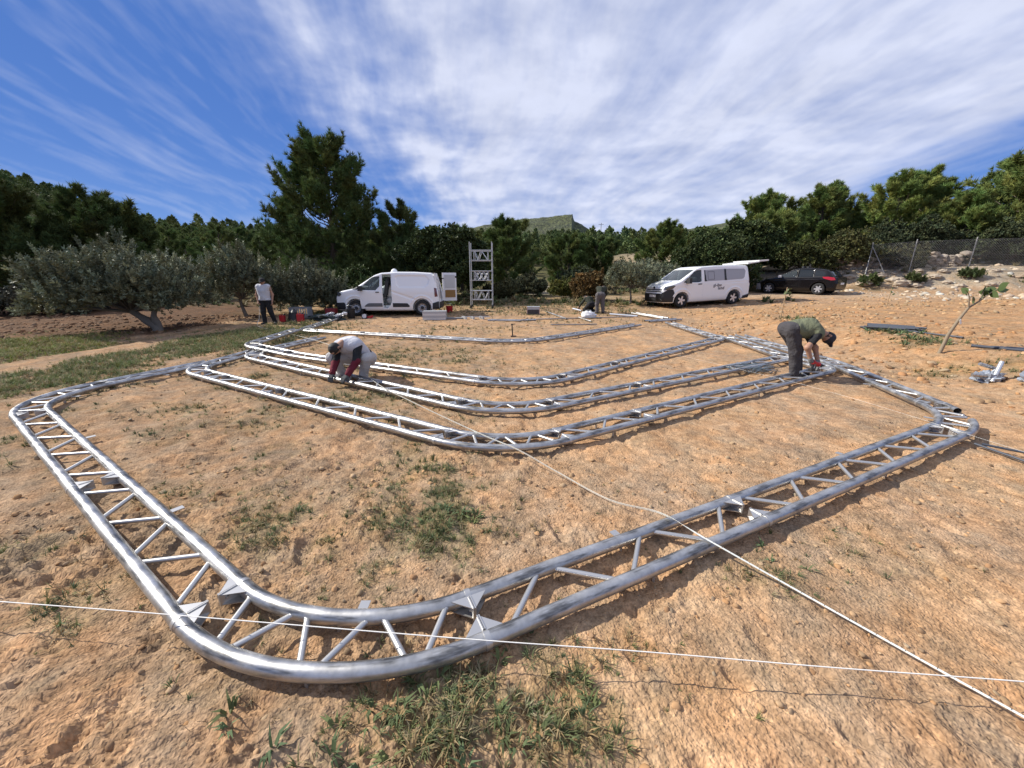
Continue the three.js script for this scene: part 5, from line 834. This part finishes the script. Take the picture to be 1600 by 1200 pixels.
for (const [x, z, a, lab] of [[-1.95, -15.85, 0.5, 'left of the three short aluminium brackets on the ground'], [-1.62, -15.8, 0.4, 'middle of the three short aluminium brackets on the ground'], [-1.25, -15.85, 0.45, 'right of the three short aluminium brackets on the ground']]) { const t = thing('aluminium_bracket', lab, 'bracket', [x, landHeight(x, z), z], a, 'short brackets on the ground'); part('web', box(0.07, 0.10, 0.42, 0, 0.05, 0), aluDull, t); part('flange', box(0.34, 0.03, 0.06, 0.15, 0.09, 0.1), alu, t); }
// long tubes and rails at the back
const rod = (name, label, a, b, r, m, n = 8) => single(name, tubeAlong([V(...a), V(...mixp(a, b, 0.5)), V(...b)], r, n), m, label, name === 'steel_tube' ? 'tube' : 'pipe');
{ const y = (x, z) => landHeight(x, z) + 0.035;
  [[-0.95, -15.2, 0.35, -15.05], [-0.85, -15.35, 0.55, -15.2], [-0.2, -15.1, 0.95, -15.3]].forEach(([a, b, c, d], i) => rod('steel_tube', ['front one of three grey tubes bundled before the scaffold', 'rear one of three grey tubes bundled before the scaffold', 'right one of three grey tubes bundled before the scaffold'][i], [a, y(a, b), b], [c, y(c, d), d], 0.036, galv));
  rod('steel_tube', 'long thin grey tube reaching right towards the bending pair', [0.4, y(0.4, -15.4), -15.4], [5.1, y(5.1, -16.3), -16.3], 0.022, galvDull);
  rod('steel_tube', 'thin grey tube lying just behind the farthest frame', [1.4, y(1.4, -14.0), -14.0], [3.1, y(3.1, -14.1), -14.1], 0.02, galvDull);
  rod('steel_tube', 'short grey tube pointing away from the case stack', [1.6, y(1.6, -17.9), -17.9], [2.2, y(2.2, -15.6), -15.6], 0.035, galv);
  rod('steel_tube', 'short dark tube crossing the long thin tube', [2.7, y(2.7, -15.7) + 0.05, -15.7], [3.05, y(3, -14.9), -14.9], 0.025, galvDull);
  rod('steel_tube', 'bright tube lying at the feet of the leaning person', [4.3, y(4.3, -17.1), -17.1], [5.3, y(5.3, -16.4), -16.4], 0.045, alu);
  rod('steel_tube', 'bright tube stub left of the kneeling person', [2.85, y(2.85, -18.3) + 0.1, -18.3], [3.2, y(3.2, -18.0) + 0.04, -18.0], 0.045, alu);
}
{ const t = thing('cloth_bag', 'small white crumpled bag left of the kneeling person', 'bag', [3.2, landHeight(3.2, -16.2), -16.2]); const g = new THREE.SphereGeometry(0.22, 24, 14), p = g.attributes.position; for (let i = 0; i < p.count; i++) { const x = p.getX(i), y = p.getY(i), z = p.getZ(i), k = 1 + 0.22 * N3(x * 9, y * 9, z * 9); p.setXYZ(i, x * k * 1.4, Math.max(0, (y + 0.14) * 0.75 * k), z * k); } g.computeVertexNormals(); part('sack', g, whiteCloth, t); part('tie', new THREE.ConeGeometry(0.05, 0.12, 8).rotateZ(0.6).translate(0.1, 0.24, 0), whiteCloth, t); }
{ const t = thing('ground_stake', 'short black stake standing behind the bend of the farthest frame', 'stake', [0.02, landHeight(0, -11.4), -11.4]); part('rod', bar(V(0, 0, 0), V(-0.02, 0.36, 0), 0.018, 0.018, 8), blackPlastic, t); part('head', new THREE.CylinderGeometry(0.03, 0.03, 0.04, 10).translate(-0.02, 0.36, 0), blackPlastic, t); part('base_plate', box(0.16, 0.03, 0.12, 0.02, 0.015, 0), std(0.12, 0.08, 0.06, 0.7, 0.4), t); }
// --- tool heap by the standing worker
{
  const y = landHeight(-8.4, -15.5);
  const c = thing('plastic_crate', 'grey slatted plastic crate in the tool heap', 'crate', [-8.62, y, -15.9], 0.1);
  part('base', box(0.72, 0.03, 0.44, 0, 0.06, 0), greyPlastic, c); for (const z of [-0.22, 0.22]) { for (const yy of [0.10, 0.46]) part('rim', box(0.74, 0.05, 0.02, 0, yy, z), greyPlastic, c); for (let k = 0; k < 9; k++) part('slat', box(0.035, 0.36, 0.015, -0.35 + k * 0.0875, 0.28, z), std(0.34, 0.35, 0.36, 0.6), c); } for (const x of [-0.36, 0.36]) part('end_wall', box(0.02, 0.42, 0.44, x, 0.27, 0), greyPlastic, c);
  const can = (label, x, z, s) => { const t = thing('fuel_can', label, 'can', [x, y, z], 0.2); part('tank', new THREE.BoxGeometry(0.2 * s, 0.24 * s, 0.14 * s, 2, 2, 2).translate(0, 0.12 * s, 0), redPlastic, t); part('spout', bar(V(0.05 * s, 0.24 * s, 0), V(0.12 * s, 0.32 * s, 0), 0.02 * s), blackPlastic, t); part('handle', box(0.12 * s, 0.02, 0.03, -0.03 * s, 0.27 * s, 0), redPlastic, t); };
  can('small red can beside the foot of the standing worker', -8.85, -14.95, 0.95); can('larger red can in front of the grey crate', -8.18, -15.0, 1.15);
  const b = thing('tool_bag', 'black open tool bag between the two red cans', 'bag', [-8.5, y, -15.1]); part('bag_body', new THREE.CylinderGeometry(0.12, 0.2, 0.36, 12).scale(1.2, 1, 0.8).translate(0, 0.18, 0), blackPlastic, b); part('flap', new THREE.ConeGeometry(0.14, 0.16, 10).translate(0.05, 0.42, 0), blackPlastic, b);
  const q = rng(88); for (let k = 0; k < 9; k++) { const x = -7.85 + q() * 0.9, z = -15.3 - q() * 0.5, a = q() * 0.7 - 0.35; rod('steel_tube', ['dull tube', 'dark tube', 'bent grey tube', 'thin tube', 'pale tube', 'long tube', 'stub tube', 'slim tube', 'greenish tube'][k] + ' tipped on the tool heap', [x - 0.4, y + 0.05 + k * 0.016, z + a], [x + 0.35, y + 0.06 + q() * 0.3, z - a], 0.018 + 0.008 * q(), k % 3 ? darkPipe : galv); }
  const h = thing('tarpaulin', 'dark green tarpaulin heaped over the tools', 'tarpaulin', [-7.45, y, -15.6]); const g = new THREE.SphereGeometry(0.5, 30, 14, 0, 6.283, 0, Math.PI / 2), p = g.attributes.position; for (let i = 0; i < p.count; i++) { const k = 1 + 0.4 * N3(p.getX(i) * 4, p.getY(i) * 4, p.getZ(i) * 4); p.setXYZ(i, p.getX(i) * k * 1.3, p.getY(i) * k * 0.4, p.getZ(i) * k * 0.8); } g.computeVertexNormals(); part('sheet', g, std(0.022, 0.034, 0.030, 0.6), h); part('fold', tubeAlong([V(-0.5, 0.1, 0.3), V(0, 0.2, 0.35), V(0.5, 0.08, 0.3)], 0.04, 8), std(0.022, 0.034, 0.030, 0.6), h);
  for (let k = 0; k < 6; k++) { const x = -7.5 + k * 0.16, z = -15.45 - 0.12 * (k % 2), s = thing('rag', ['leftmost white rag on the tool heap', 'second white rag on the tool heap', 'third white rag on the tool heap', 'fourth white rag on the tool heap', 'fifth white rag on the tool heap', 'rightmost white rag on the tool heap'][k], 'rag', [x, y + 0.16 + 0.05 * (k % 3), z]), g = new THREE.IcosahedronGeometry(0.085, 2), p = g.attributes.position; for (let i = 0; i < p.count; i++) { const m = 1 + 0.5 * N3(p.getX(i) * 18 + k, p.getY(i) * 18, p.getZ(i) * 18); p.setXYZ(i, p.getX(i) * m * 1.2, p.getY(i) * m * 0.7, p.getZ(i) * m); } g.computeVertexNormals(); part('fabric', g, k % 2 ? whiteCloth : aluDull, s); part('fold', bar(V(-0.08, 0, 0.05), V(0.08, 0.02, 0.06), 0.02), whiteCloth, s); }
  const rt = thing('red_toolbox', 'dark red box at the back of the tool heap', 'toolbox', [-7.6, y, -16.4]); part('box', box(0.42, 0.2, 0.24, 0, 0.30, 0), std(0.22, 0.02, 0.02, 0.5), rt); part('stand', box(0.4, 0.2, 0.2, 0, 0.10, 0), blackPlastic, rt); part('handle', box(0.2, 0.03, 0.04, 0, 0.42, 0), blackPlastic, rt);
  const sw = thing('power_saw', 'black and red power tool lying right of the black bucket', 'power tool', [-5.95, landHeight(-5.9, -15.9), -15.95]); part('motor', new THREE.CylinderGeometry(0.09, 0.09, 0.2, 14).rotateZ(1.57).translate(-0.1, 0.10, 0), blackPlastic, sw); part('guard', new THREE.CylinderGeometry(0.085, 0.085, 0.03, 14).rotateX(1.57).translate(-0.08, 0.11, 0.1), whiteCloth, sw); part('handle', [box(0.22, 0.07, 0.08, 0.12, 0.06, 0), box(0.08, 0.1, 0.07, 0.2, 0.07, 0)], redPlastic, sw); part('blade', box(0.02, 0.02, 0.22, 0.26, 0.05, 0), bolts, sw);
}
// --- at the right: tool in the hand, bolts, tubes, bag, stakes, sapling
{ const t = thing('cordless_drill', 'red and black cordless tool held by the bending worker', 'drill', [4.98, 0.30, -6.2], 0.2); part('body', new THREE.CylinderGeometry(0.038, 0.04, 0.15, 14).rotateZ(1.2).translate(0.03, 0.02, 0), redPlastic, t); part('chuck', new THREE.CylinderGeometry(0.016, 0.028, 0.07, 12).rotateZ(1.2).translate(0.13, -0.015, 0), blackPlastic, t); part('battery', box(0.08, 0.05, 0.06, -0.02, -0.09, 0), blackPlastic, t); part('grip', bar(V(-0.01, 0.0, 0), V(-0.02, -0.08, 0), 0.02), blackPlastic, t); }
{ const q = rng(91), t = thing('rod_pile', 'spilled pile of thin zinc rods beside the bending worker', 'rods', [4.45, 0.0, -7.0]); for (let k = 0; k < 46; k++) { const x = (q() - 0.5) * 0.7, z = (q() - 0.5) * 0.5, a = q() * 1.0 - 0.9, l = 0.16 + 0.1 * q(); part('rod', bar(V(x - Math.cos(a) * l, 0.02 + q() * 0.10, z - Math.sin(a) * l), V(x + Math.cos(a) * l, 0.02 + q() * 0.10, z + Math.sin(a) * l), 0.007, 0.007, 6), bolts, t); } }
{ const q = rng(92); for (let k = 0; k < 12; k++) { const s = k % 6, x = 9.2 + s * 0.085 + q() * 0.10, z = -10.3 - s * 0.05 + q() * 0.25, l = 0.75 + q() * 0.4; rod('plastic_pipe', 'dark grey pipe in the loose bundle on the right hand bank', [x, landHeight(x, z) + 0.03 + (k > 5 ? 0.05 : 0), z], [x + l * 0.42 + 0.1, landHeight(x + l * 0.4, z + l) + 0.035 + (k > 5 ? 0.05 : 0), z + l * 0.75], 0.024, darkPipe).userData.group = 'pipes on the right hand bank'; }
  rod('plastic_pipe', 'thin dark pipe running on past the bundle to the sapling', [9.75, landHeight(9.7, -9.4) + 0.03, -9.4], [9.9, landHeight(9.9, -8.4) + 0.03, -8.4], 0.02, darkPipe);
  rod('plastic_pipe', 'dark pipe at the right edge beyond the sapling', [9.05, landHeight(9.05, -7.5) + 0.03, -7.5], [9.6, landHeight(9.6, -6.6) + 0.03, -6.6], 0.03, darkPipe);
  rod('plastic_pipe', 'second dark pipe at the right edge beyond the sapling', [9.2, landHeight(9.2, -7.3) + 0.03, -7.3], [9.9, landHeight(9.9, -6.9) + 0.03, -6.9], 0.03, darkPipe);
  rod('angle_bar', 'dark steel bar lying right of the nearest corner', [4.72, 0.035, -3.62], [4.75, 0.03, -2.98], 0.012, darkPipe); rod('angle_bar', 'second dark steel bar crossing the first near the right edge', [4.74, 0.05, -3.58], [5.3, 0.03, -3.05], 0.012, darkPipe); }
{ const film = phys(0.42, 0.46, 0.52, 0.25, { transmission: 0.35, thickness: 0, side: THREE.DoubleSide });
  const sack = (label, x, z, s) => { const t = thing('plastic_bag', label, 'bag', [x, landHeight(x, z) - 0.01, z]); const g = new THREE.SphereGeometry(0.2 * s, 30, 18), p = g.attributes.position; for (let i = 0; i < p.count; i++) { const a = p.getX(i), b = p.getY(i), c = p.getZ(i), k = 1 + 0.35 * N3(a * 12, b * 12, c * 12) + 0.15 * N3(a * 30, b * 30, c * 30); p.setXYZ(i, a * k * 1.2, Math.max(0.0, (b + 0.1 * s) * k * 0.75), c * k); } const h = g.toNonIndexed(); h.computeVertexNormals(); part('film', h, film, t); return t; };
  const t = sack('crumpled clear plastic bag with metal tubes on the right hand bank', 7.62, -5.95, 0.72); part('tube', bar(V(-0.08, 0.03, 0.12), V(0.1, 0.33, 0.02), 0.03, 0.03, 12), alu, t); part('tube', bar(V(-0.28, 0.12, 0.0), V(0.05, 0.10, 0.1), 0.03, 0.03, 12), galv, t); part('tube', bar(V(-0.12, 0.28, -0.08), V(0.12, 0.2, -0.02), 0.025, 0.025, 12), galv, t);
  sack('second crumpled plastic bag cut by the right edge', 7.85, -5.55, 0.75); }
{ // leaning sapling with a few big leaves and a white tag
  const x = 8.35, z = -7.41, t = thing('fig_sapling', 'leaning young fig sapling with few leaves and a white tag', 'sapling', [x, landHeight(x, z), z]); const P = [V(0, -0.1, 0), V(0.06, 0.35, 0.02), V(0.16, 0.66, 0.04), V(0.24, 0.86, 0.06)];
  const st = part('trunk', [tubeAlong(P, (s) => lerp(0.032, 0.020, s), 8), tubeAlong([P[3], V(0.38, 0.98, 0.08), V(0.52, 1.12, 0.08), V(0.66, 1.2, 0.08)], (s) => lerp(0.018, 0.008, s), 7), tubeAlong([P[3], V(0.2, 1.04, 0.06), V(0.16, 1.14, 0.05)], (s) => lerp(0.014, 0.006, s), 7), tubeAlong([V(0.38, 0.98, 0.08), V(0.44, 1.16, 0.05)], (s) => lerp(0.012, 0.006, s), 6)], std(0.24, 0.19, 0.13, 0.9), t);
  const shape = new THREE.Shape(); shape.moveTo(0, 0); shape.bezierCurveTo(0.07, 0.02, 0.085, 0.08, 0.05, 0.13); shape.bezierCurveTo(0.045, 0.15, 0.01, 0.18, 0, 0.21); shape.bezierCurveTo(-0.01, 0.18, -0.045, 0.15, -0.05, 0.13); shape.bezierCurveTo(-0.085, 0.08, -0.07, 0.02, 0, 0); const lg = new THREE.ShapeGeometry(shape, 5), lm = phys(0.075, 0.115, 0.03, 0.55, { transmission: 0.3, thickness: 0, side: THREE.DoubleSide }), q = rng(95);
  for (const [px, py, pz] of [[0.66, 1.2, 0.08], [0.62, 1.18, 0.1], [0.56, 1.15, 0.06], [0.5, 1.1, 0.1], [0.68, 1.19, 0.06], [0.45, 1.16, 0.05], [0.42, 1.05, 0.09], [0.16, 1.14, 0.05], [0.14, 1.12, 0.06], [0.6, 1.12, 0.1], [0.4, 1.13, 0.06], [0.3, 0.94, 0.08]]) { const m = part('leaf', lg, lm, t); m.position.set(px, py, pz); m.rotation.set(q() * 2 - 1.2, q() * 6.28, -0.6 - q() * 1.4); m.scale.setScalar(0.75 + 0.4 * q()); }
  part('tag', box(0.035, 0.09, 0.006, 0.16, 0.60, 0.07, 0, 0.2, 0.5), whiteCloth, t); }
function stakePlant(label, x, z, h, leafy) { const t = thing('planted_stake', label, 'sapling', [x, landHeight(x, z), z]); part('stake', bar(V(0, -0.1, 0), V(0.05, h, 0), 0.016, 0.013, 7), woodStake, t); const q = rng(x * 100 | 0); for (let k = 0; k < (leafy ? 9 : 4); k++) { const m = part('leaf', new THREE.SphereGeometry(0.07, 8, 5).scale(1, 0.12, 0.5), phys(0.08, 0.10, 0.03, 0.6, { side: THREE.DoubleSide }), t); m.position.set(0.05 + (q() - 0.5) * 0.26, h - q() * (leafy ? 0.25 : 0.5), (q() - 0.5) * 0.2); m.rotation.set(q(), q() * 6, q()); } }
stakePlant('small leafy sapling tied to a stake left of the pipe bundle', 9.02, -13.04, 1.0, true);
stakePlant('bare thin stake standing alone before the black car', 15.8, -16.5, 0.85, false);

// --- wire fence and dry stone wall on the bank
{
  const P = [[22.4, -25.3], [24.4, -24.6], [26.9, -23.65], [29.8, -22.5], [33.5, -21.0]].map(([x, z]) => G(x, z)), t = thing('wire_fence', 'chain link fence on leaning steel posts above the bank', 'fence', [0, 0, 0]);
  t.position.copy(P[0]); const o = P[0], H = 1.85, up = P.map((p) => p.clone().add(V(0.03, H, 0)));
  P.forEach((p, i) => { part('post', bar(p.clone().sub(o).add(V(0, -0.2, 0)), up[i].clone().sub(o).add(V(0, 0.06, 0)), 0.028, 0.028, 10), galvDull, t); part('post_cap', new THREE.SphereGeometry(0.032, 10, 6).translate(...up[i].clone().sub(o).add(V(0, 0.06, 0)).toArray()), galvDull, t); });
  part('brace', bar(V(0.03, H - 0.15, 0), G(23.15, -24.65).sub(o), 0.024, 0.024, 8), galvDull, t); part('brace', bar(V(0.03, H - 0.3, 0), G(22.0, -24.9).sub(o), 0.02, 0.02, 8), galvDull, t);
  const wires = [];
  for (let s = 0; s < P.length - 1; s++) {
    const a = P[s].clone().sub(o), b = P[s + 1].clone().sub(o), L = a.distanceTo(b), at = (u, v) => a.clone().lerp(b, u / L).add(V(0, 0.06 + v, 0.03)), h = H - 0.1, st = 0.11;
    for (const v of [0, h / 2, h]) part('tension_wire', bar(at(0, v), at(L, v), 0.003, 0.003, 4, false), galvDull, t);
    for (let u = -h; u < L; u += st) for (const dir of [1, -1]) { let u0 = u, v0 = 0, u1 = u + h, v1 = h; if (u0 < 0) { v0 = -u0; u0 = 0; } if (u1 > L) { v1 = h - (u1 - L); u1 = L; } if (v1 <= v0) continue; const A = at(u0, dir > 0 ? v0 : h - v0), B = at(u1, dir > 0 ? v1 : h - v1); wires.push(bar(A, B, 0.0028, 0.0028, 3, false)); }
  }
  const m = part('wire_mesh', wires, galvDull, t); m.userData.kind = 'stuff';
}
{
  const q = rng(97), t = thing('dry_stone_wall', 'tumbled dry stone wall behind the wire fence', 'wall', [0, 0, 0]), A = G(20.6, -27.0), B = G(28.6, -25.4); t.position.copy(A);
  const mats = [std(0.34, 0.27, 0.20, 0.95), std(0.28, 0.23, 0.18, 0.95), std(0.42, 0.35, 0.27, 0.95), std(0.30, 0.22, 0.15, 0.95)];
  const rocks = [0, 1, 2, 3, 4, 5].map((k) => { const g = new THREE.IcosahedronGeometry(0.5, 1), p = g.attributes.position; for (let i = 0; i < p.count; i++) { const x = p.getX(i), y = p.getY(i), z = p.getZ(i), m = 1 + 0.28 * N3(x * 1.8 + k * 9, y * 1.8, z * 1.8); p.setXYZ(i, clamp(x * m, -0.42, 0.42), clamp(y * m, -0.36, 0.36), clamp(z * m, -0.42, 0.42)); } g.computeVertexNormals(); return g; });
  for (let row = 0; row < 5; row++) { let u = q() * 0.3; while (u < 8.2) { const w = 0.28 + 0.32 * q(), h = 0.17 + 0.1 * q(), x = lerp(A.x, B.x, u / 8.2), z = lerp(A.z, B.z, u / 8.2), g = landHeight(x, z); if (row < 3 + 1.8 * (0.5 + 0.5 * N2(u * 0.7, 4))) { const m = part('stone', rocks[Math.floor(q() * 6)], mats[Math.floor(q() * 4)], t); m.position.set(x - A.x, g - A.y + 0.05 + row * 0.185, z - A.z + (q() - 0.5) * 0.14 - row * 0.03); m.scale.set(w * 1.2, h * 1.45, 0.4 + 0.2 * q()); m.rotation.set(q() * 0.4, q() * 0.5 + 0.2, (q() - 0.5) * 0.5); } u += w * 1.03; } }
}
// pale rocks on the bank
{ const q = rng(98), m = std(0.40, 0.325, 0.24, 0.95); for (let k = 0; k < 26; k++) { const u = q(), x = lerp(20.5, 33, u), z = lerp(-24.9, -19.4, u) - q() * 2.0, s = 0.18 + 0.32 * q() * q(), g = new THREE.IcosahedronGeometry(s, 2), p = g.attributes.position; for (let i = 0; i < p.count; i++) { const r = 1 + 0.3 * N3(p.getX(i) * 3 / s + k * 5, p.getY(i) * 3 / s, p.getZ(i) * 3 / s); p.setXYZ(i, p.getX(i) * r * 1.4, p.getY(i) * r * 0.6, p.getZ(i) * r); } g.computeVertexNormals(); const o = single('rock', g, m, 'pale rock lying on the bank below the wire fence', 'rock', 'pale rocks on the bank'); o.position.copy(G(x, z, s * 0.1)); } }
{ // utility pole far away on the ridge
  const a = 12.2 * Math.PI / 180, r = 245, x = r * Math.sin(a), z = -r * Math.cos(a), t = thing('power_pole', 'tiny power pole on the skyline right of the mountain', 'pole', [x, landHeight(x, z), z]); part('mast', bar(V(0, 0, 0), V(0, 11, 0), 0.25, 0.18), galvDull, t); part('cross_arm', box(3, 0.2, 0.2, 0, 10.2, 0), galvDull, t);
}
// ------------------------------------------------------------------ grass, pebbles, litter
{
  const q = rng(501), blades = new THREE.MeshPhysicalMaterial({ color: 0xffffff, roughness: 0.8, specularIntensity: 0.3, transmission: 0.25, thickness: 0, side: THREE.DoubleSide });
  const tuft = (seed, n, lean, l0, l1, w) => { const r = rng(seed), pos = [], nor = []; for (let i = 0; i < n; i++) { const a = r() * 6.283, l = lerp(l0, l1, r()), d = V(Math.cos(a), 0, Math.sin(a)), t = lean * (0.4 + r()), o = d.clone().multiplyScalar(0.02 * r()), s = V(-d.z, 0, d.x).multiplyScalar(w * (0.7 + 0.6 * r())), m = o.clone().addScaledVector(d, l * 0.45 * Math.sin(t * 0.6)).add(V(0, l * 0.5 * Math.cos(t * 0.6), 0)), e = m.clone().addScaledVector(d, l * 0.55 * Math.sin(t * 1.5)).add(V(0, l * 0.5 * Math.cos(t * 1.5), 0)); const A = o.clone().add(s), B = o.clone().sub(s), C = m.clone().addScaledVector(s, 0.8), D = m.clone().addScaledVector(s, -0.8); for (const tri of [[A, B, C], [B, D, C], [C, D, e]]) { const nn = V().crossVectors(tri[1].clone().sub(tri[0]), tri[2].clone().sub(tri[0])).normalize(); if (nn.y < 0) { nn.negate(); tri.reverse(); } for (const p of tri) { pos.push(p.x, p.y, p.z); nor.push(nn.x, nn.y, nn.z); } } } const g = new THREE.BufferGeometry(); g.setAttribute('position', new THREE.Float32BufferAttribute(pos, 3)); g.setAttribute('normal', new THREE.Float32BufferAttribute(nor, 3)); return g; };
  const geo = tuft(7, 11, 0.95, 0.04, 0.095, 0.0026), rosette = tuft(8, 9, 1.35, 0.06, 0.11, 0.008);
  const green = [0.135, 0.155, 0.066], dry = [0.31, 0.24, 0.13], lush = [0.20, 0.225, 0.06];
  const mats = [], cols = [], m2 = [], c2 = [], area = (n, x0, x1, z0, z1, s0, s1, pow = 1, mul = 1) => { for (let i = 0; i < n; i++) { const x = lerp(x0, x1, q()), z = lerp(z0, z1, q()), g = grassAt(x, z) * mul; if (q() > Math.pow(g, pow)) continue; const s = lerp(s0, s1, q()) * (0.7 + 0.5 * g); mats.push(M4(V(x, groundAt(x, z) - 0.006, z), eul((q() - 0.5) * 0.5, q() * 6.28, (q() - 0.5) * 0.5), V(s * (0.8 + 0.5 * q()), s * (0.55 + 0.6 * q()), s))); const t = q(); cols.push(t < 0.36 ? jit(dry, q, 0.3) : jit(x < -10.4 ? lush : x < -6.6 ? [0.165, 0.195, 0.07] : green, q, 0.35)); } };
  area(26000, -4, 3.2, -3.2, -0.7, 0.6, 1.15, 1.2);
  area(34000, -8, 3, -10, -3, 0.8, 1.5, 1.15);
  area(64000, -16, -6, -13, -2.5, 1.0, 1.9, 0.9);
  area(22000, -9, 6, -24, -10, 1.3, 2.4, 1.0);
  area(9000, 6.5, 11, -14, -5, 1.0, 2.2, 1.0);
  stuff('grass', geo, blades, mats, cols, 'short sparse grass and weeds growing in patches on the field', 'grass');
  for (const [x, z, n, s] of [[-0.42, -1.02, 7, 0.9], [-0.62, -0.98, 3, 1.0], [-0.15, -1.12, 10, 0.8], [0.1, -1.05, 5, 0.8], [-0.9, -1.05, 2, 0.8], [-0.5, -0.92, 3, 0.9], [1.6, -1.9, 3, 0.7], [-0.5, -2.4, 8, 0.9], [9.4, -9.5, 14, 2.0], [8.9, -8.2, 14, 2.0], [9.1, -12.6, 14, 2.0]]) for (let k = 0; k < n; k++) { const a = q() * 6.28, r = 0.30 * Math.sqrt(q()) * s, px = x + Math.cos(a) * r, pz = z + Math.sin(a) * r, w = s * (0.7 + 0.5 * q()); m2.push(M4(V(px, groundAt(px, pz) - 0.004, pz), eul((q() - 0.5) * 0.3, q() * 6.28, (q() - 0.5) * 0.3), V(w, w, w))); c2.push(jit([0.13, 0.165, 0.07], q, 0.3)); }
  stuff('weeds', rosette, blades, m2, c2, 'broad leaved weeds among the sparse grass', 'weeds');
  // pebbles and clods
  const peb = new THREE.IcosahedronGeometry(1, 1), pp = peb.attributes.position; for (let i = 0; i < pp.count; i++) { const x = pp.getX(i), y = pp.getY(i), z = pp.getZ(i), k = 1 + 0.3 * N3(x * 1.4, y * 1.4, z * 1.4); pp.setXYZ(i, x * k * 1.25, y * k * 0.7, z * k); } const pg = mergeVertices((peb.deleteAttribute('normal'), peb.deleteAttribute('uv'), peb)); pg.computeVertexNormals();
  const pm = [], pc = [], scat = (n, x0, x1, z0, z1, s0, s1, cols) => { for (let i = 0; i < n; i++) { const x = lerp(x0, x1, q()), z = lerp(z0, z1, q()); if (N2(x * 0.8 + 50, z * 0.8) < -0.25 && q() < 0.8) continue; const s = lerp(s0, s1, Math.pow(q(), 4)); pm.push(M4(V(x, groundAt(x, z) + s * 0.12, z), eul(q() * 0.6, q() * 6.28, q() * 0.6), V(s, s * (0.6 + 0.4 * q()), s))); pc.push(jit(cols[Math.floor(q() * cols.length)], q, 0.2)); } };
  const stone = [[0.40, 0.26, 0.145], [0.36, 0.225, 0.12], [0.36, 0.245, 0.145], [0.28, 0.175, 0.10]];
  scat(5200, -4, 4, -3.4, -0.6, 0.0022, 0.017, stone); scat(2600, -7, 6.6, -9, -2.5, 0.006, 0.026, stone); scat(3600, 6.4, 12, -15, -2.5, 0.008, 0.065, [[0.36, 0.215, 0.11], [0.37, 0.25, 0.145], [0.31, 0.175, 0.09]]); scat(2600, 8, 24, -21, -12, 0.012, 0.08, [[0.36, 0.225, 0.115], [0.38, 0.26, 0.15]]); scat(2200, -20, -10.8, -17, -10.5, 0.02, 0.08, [[0.17, 0.10, 0.06], [0.22, 0.14, 0.085]]); scat(1800, -7, 8, -24, -13, 0.012, 0.06, stone); scat(900, 19, 34, -27, -18, 0.03, 0.16, [[0.50, 0.42, 0.32], [0.40, 0.32, 0.24]]);
  stuff('pebbles', pg, phys(1, 1, 1, 0.97, { specularIntensity: 0.15 }), pm, pc, 'loose pebbles and clods of earth on the field', 'pebbles');
  // dead straw and twigs
  const sg = new THREE.CylinderGeometry(0.0011, 0.0016, 0.09, 4, 3), sp = sg.attributes.position; for (let i = 0; i < sp.count; i++) { const y = sp.getY(i); sp.setX(i, sp.getX(i) + 0.02 * Math.sin(y * 28)); } sg.rotateZ(Math.PI / 2); sg.computeVertexNormals();
  const tm = [], tc = []; for (let i = 0; i < 2600; i++) { const x = lerp(-4, 4.5, q()), z = -lerp(0.6, 4.2, Math.pow(q(), 1.3)), s = 0.25 + 0.75 * q() * q(); tm.push(M4(V(x, groundAt(x, z) + 0.002, z), eul((q() - 0.5) * 0.25, q() * 6.28, (q() - 0.5) * 0.25), V(s, 1, s))); tc.push(jit(q() < 0.6 ? [0.30, 0.21, 0.12] : [0.12, 0.08, 0.05], q, 0.25)); }
  stuff('straw', sg, std(1, 1, 1, 0.9), tm, tc, 'dead straw and twigs scattered over the near soil', 'straw');
  // rough herbs on the scrubland behind
  const hm = [], hc = []; for (let i = 0; i < 9000; i++) { const r = Math.sqrt(lerp(21 * 21, 60 * 60, q())), a = (q() - 0.5) * 2.3, x = r * Math.sin(a), z = -r * Math.cos(a); if (-z < 20 || roadDist(x, z) < 2.2) continue; if (Math.abs(x - 2.2 - (-z - 30) * 0.08) < 1.3 && -z > 27) continue; const bank = x > 15 && (x - 18) * 0.447 - (z + 25.5) * 0.894 < 6; if (bank && q() < 0.75) continue; if (x > 8 && -z < 24 && q() < 0.7) continue; const s = lerp(2.5, 7, q() * q()); hm.push(M4(V(x, landHeight(x, z), z), eul(0, q() * 6.28, 0), V(s, s * 0.9, s))); hc.push(jit(q() < 0.45 ? [0.26, 0.21, 0.11] : [0.13, 0.15, 0.055], q, 0.3)); }
  stuff('herbs', tuft(9, 22, 1.0, 0.05, 0.11, 0.006), blades, hm, hc, 'rough herbs and dry grass beyond the field', 'herbs');
}
shadow(scene);
renderer.render(scene, camera);
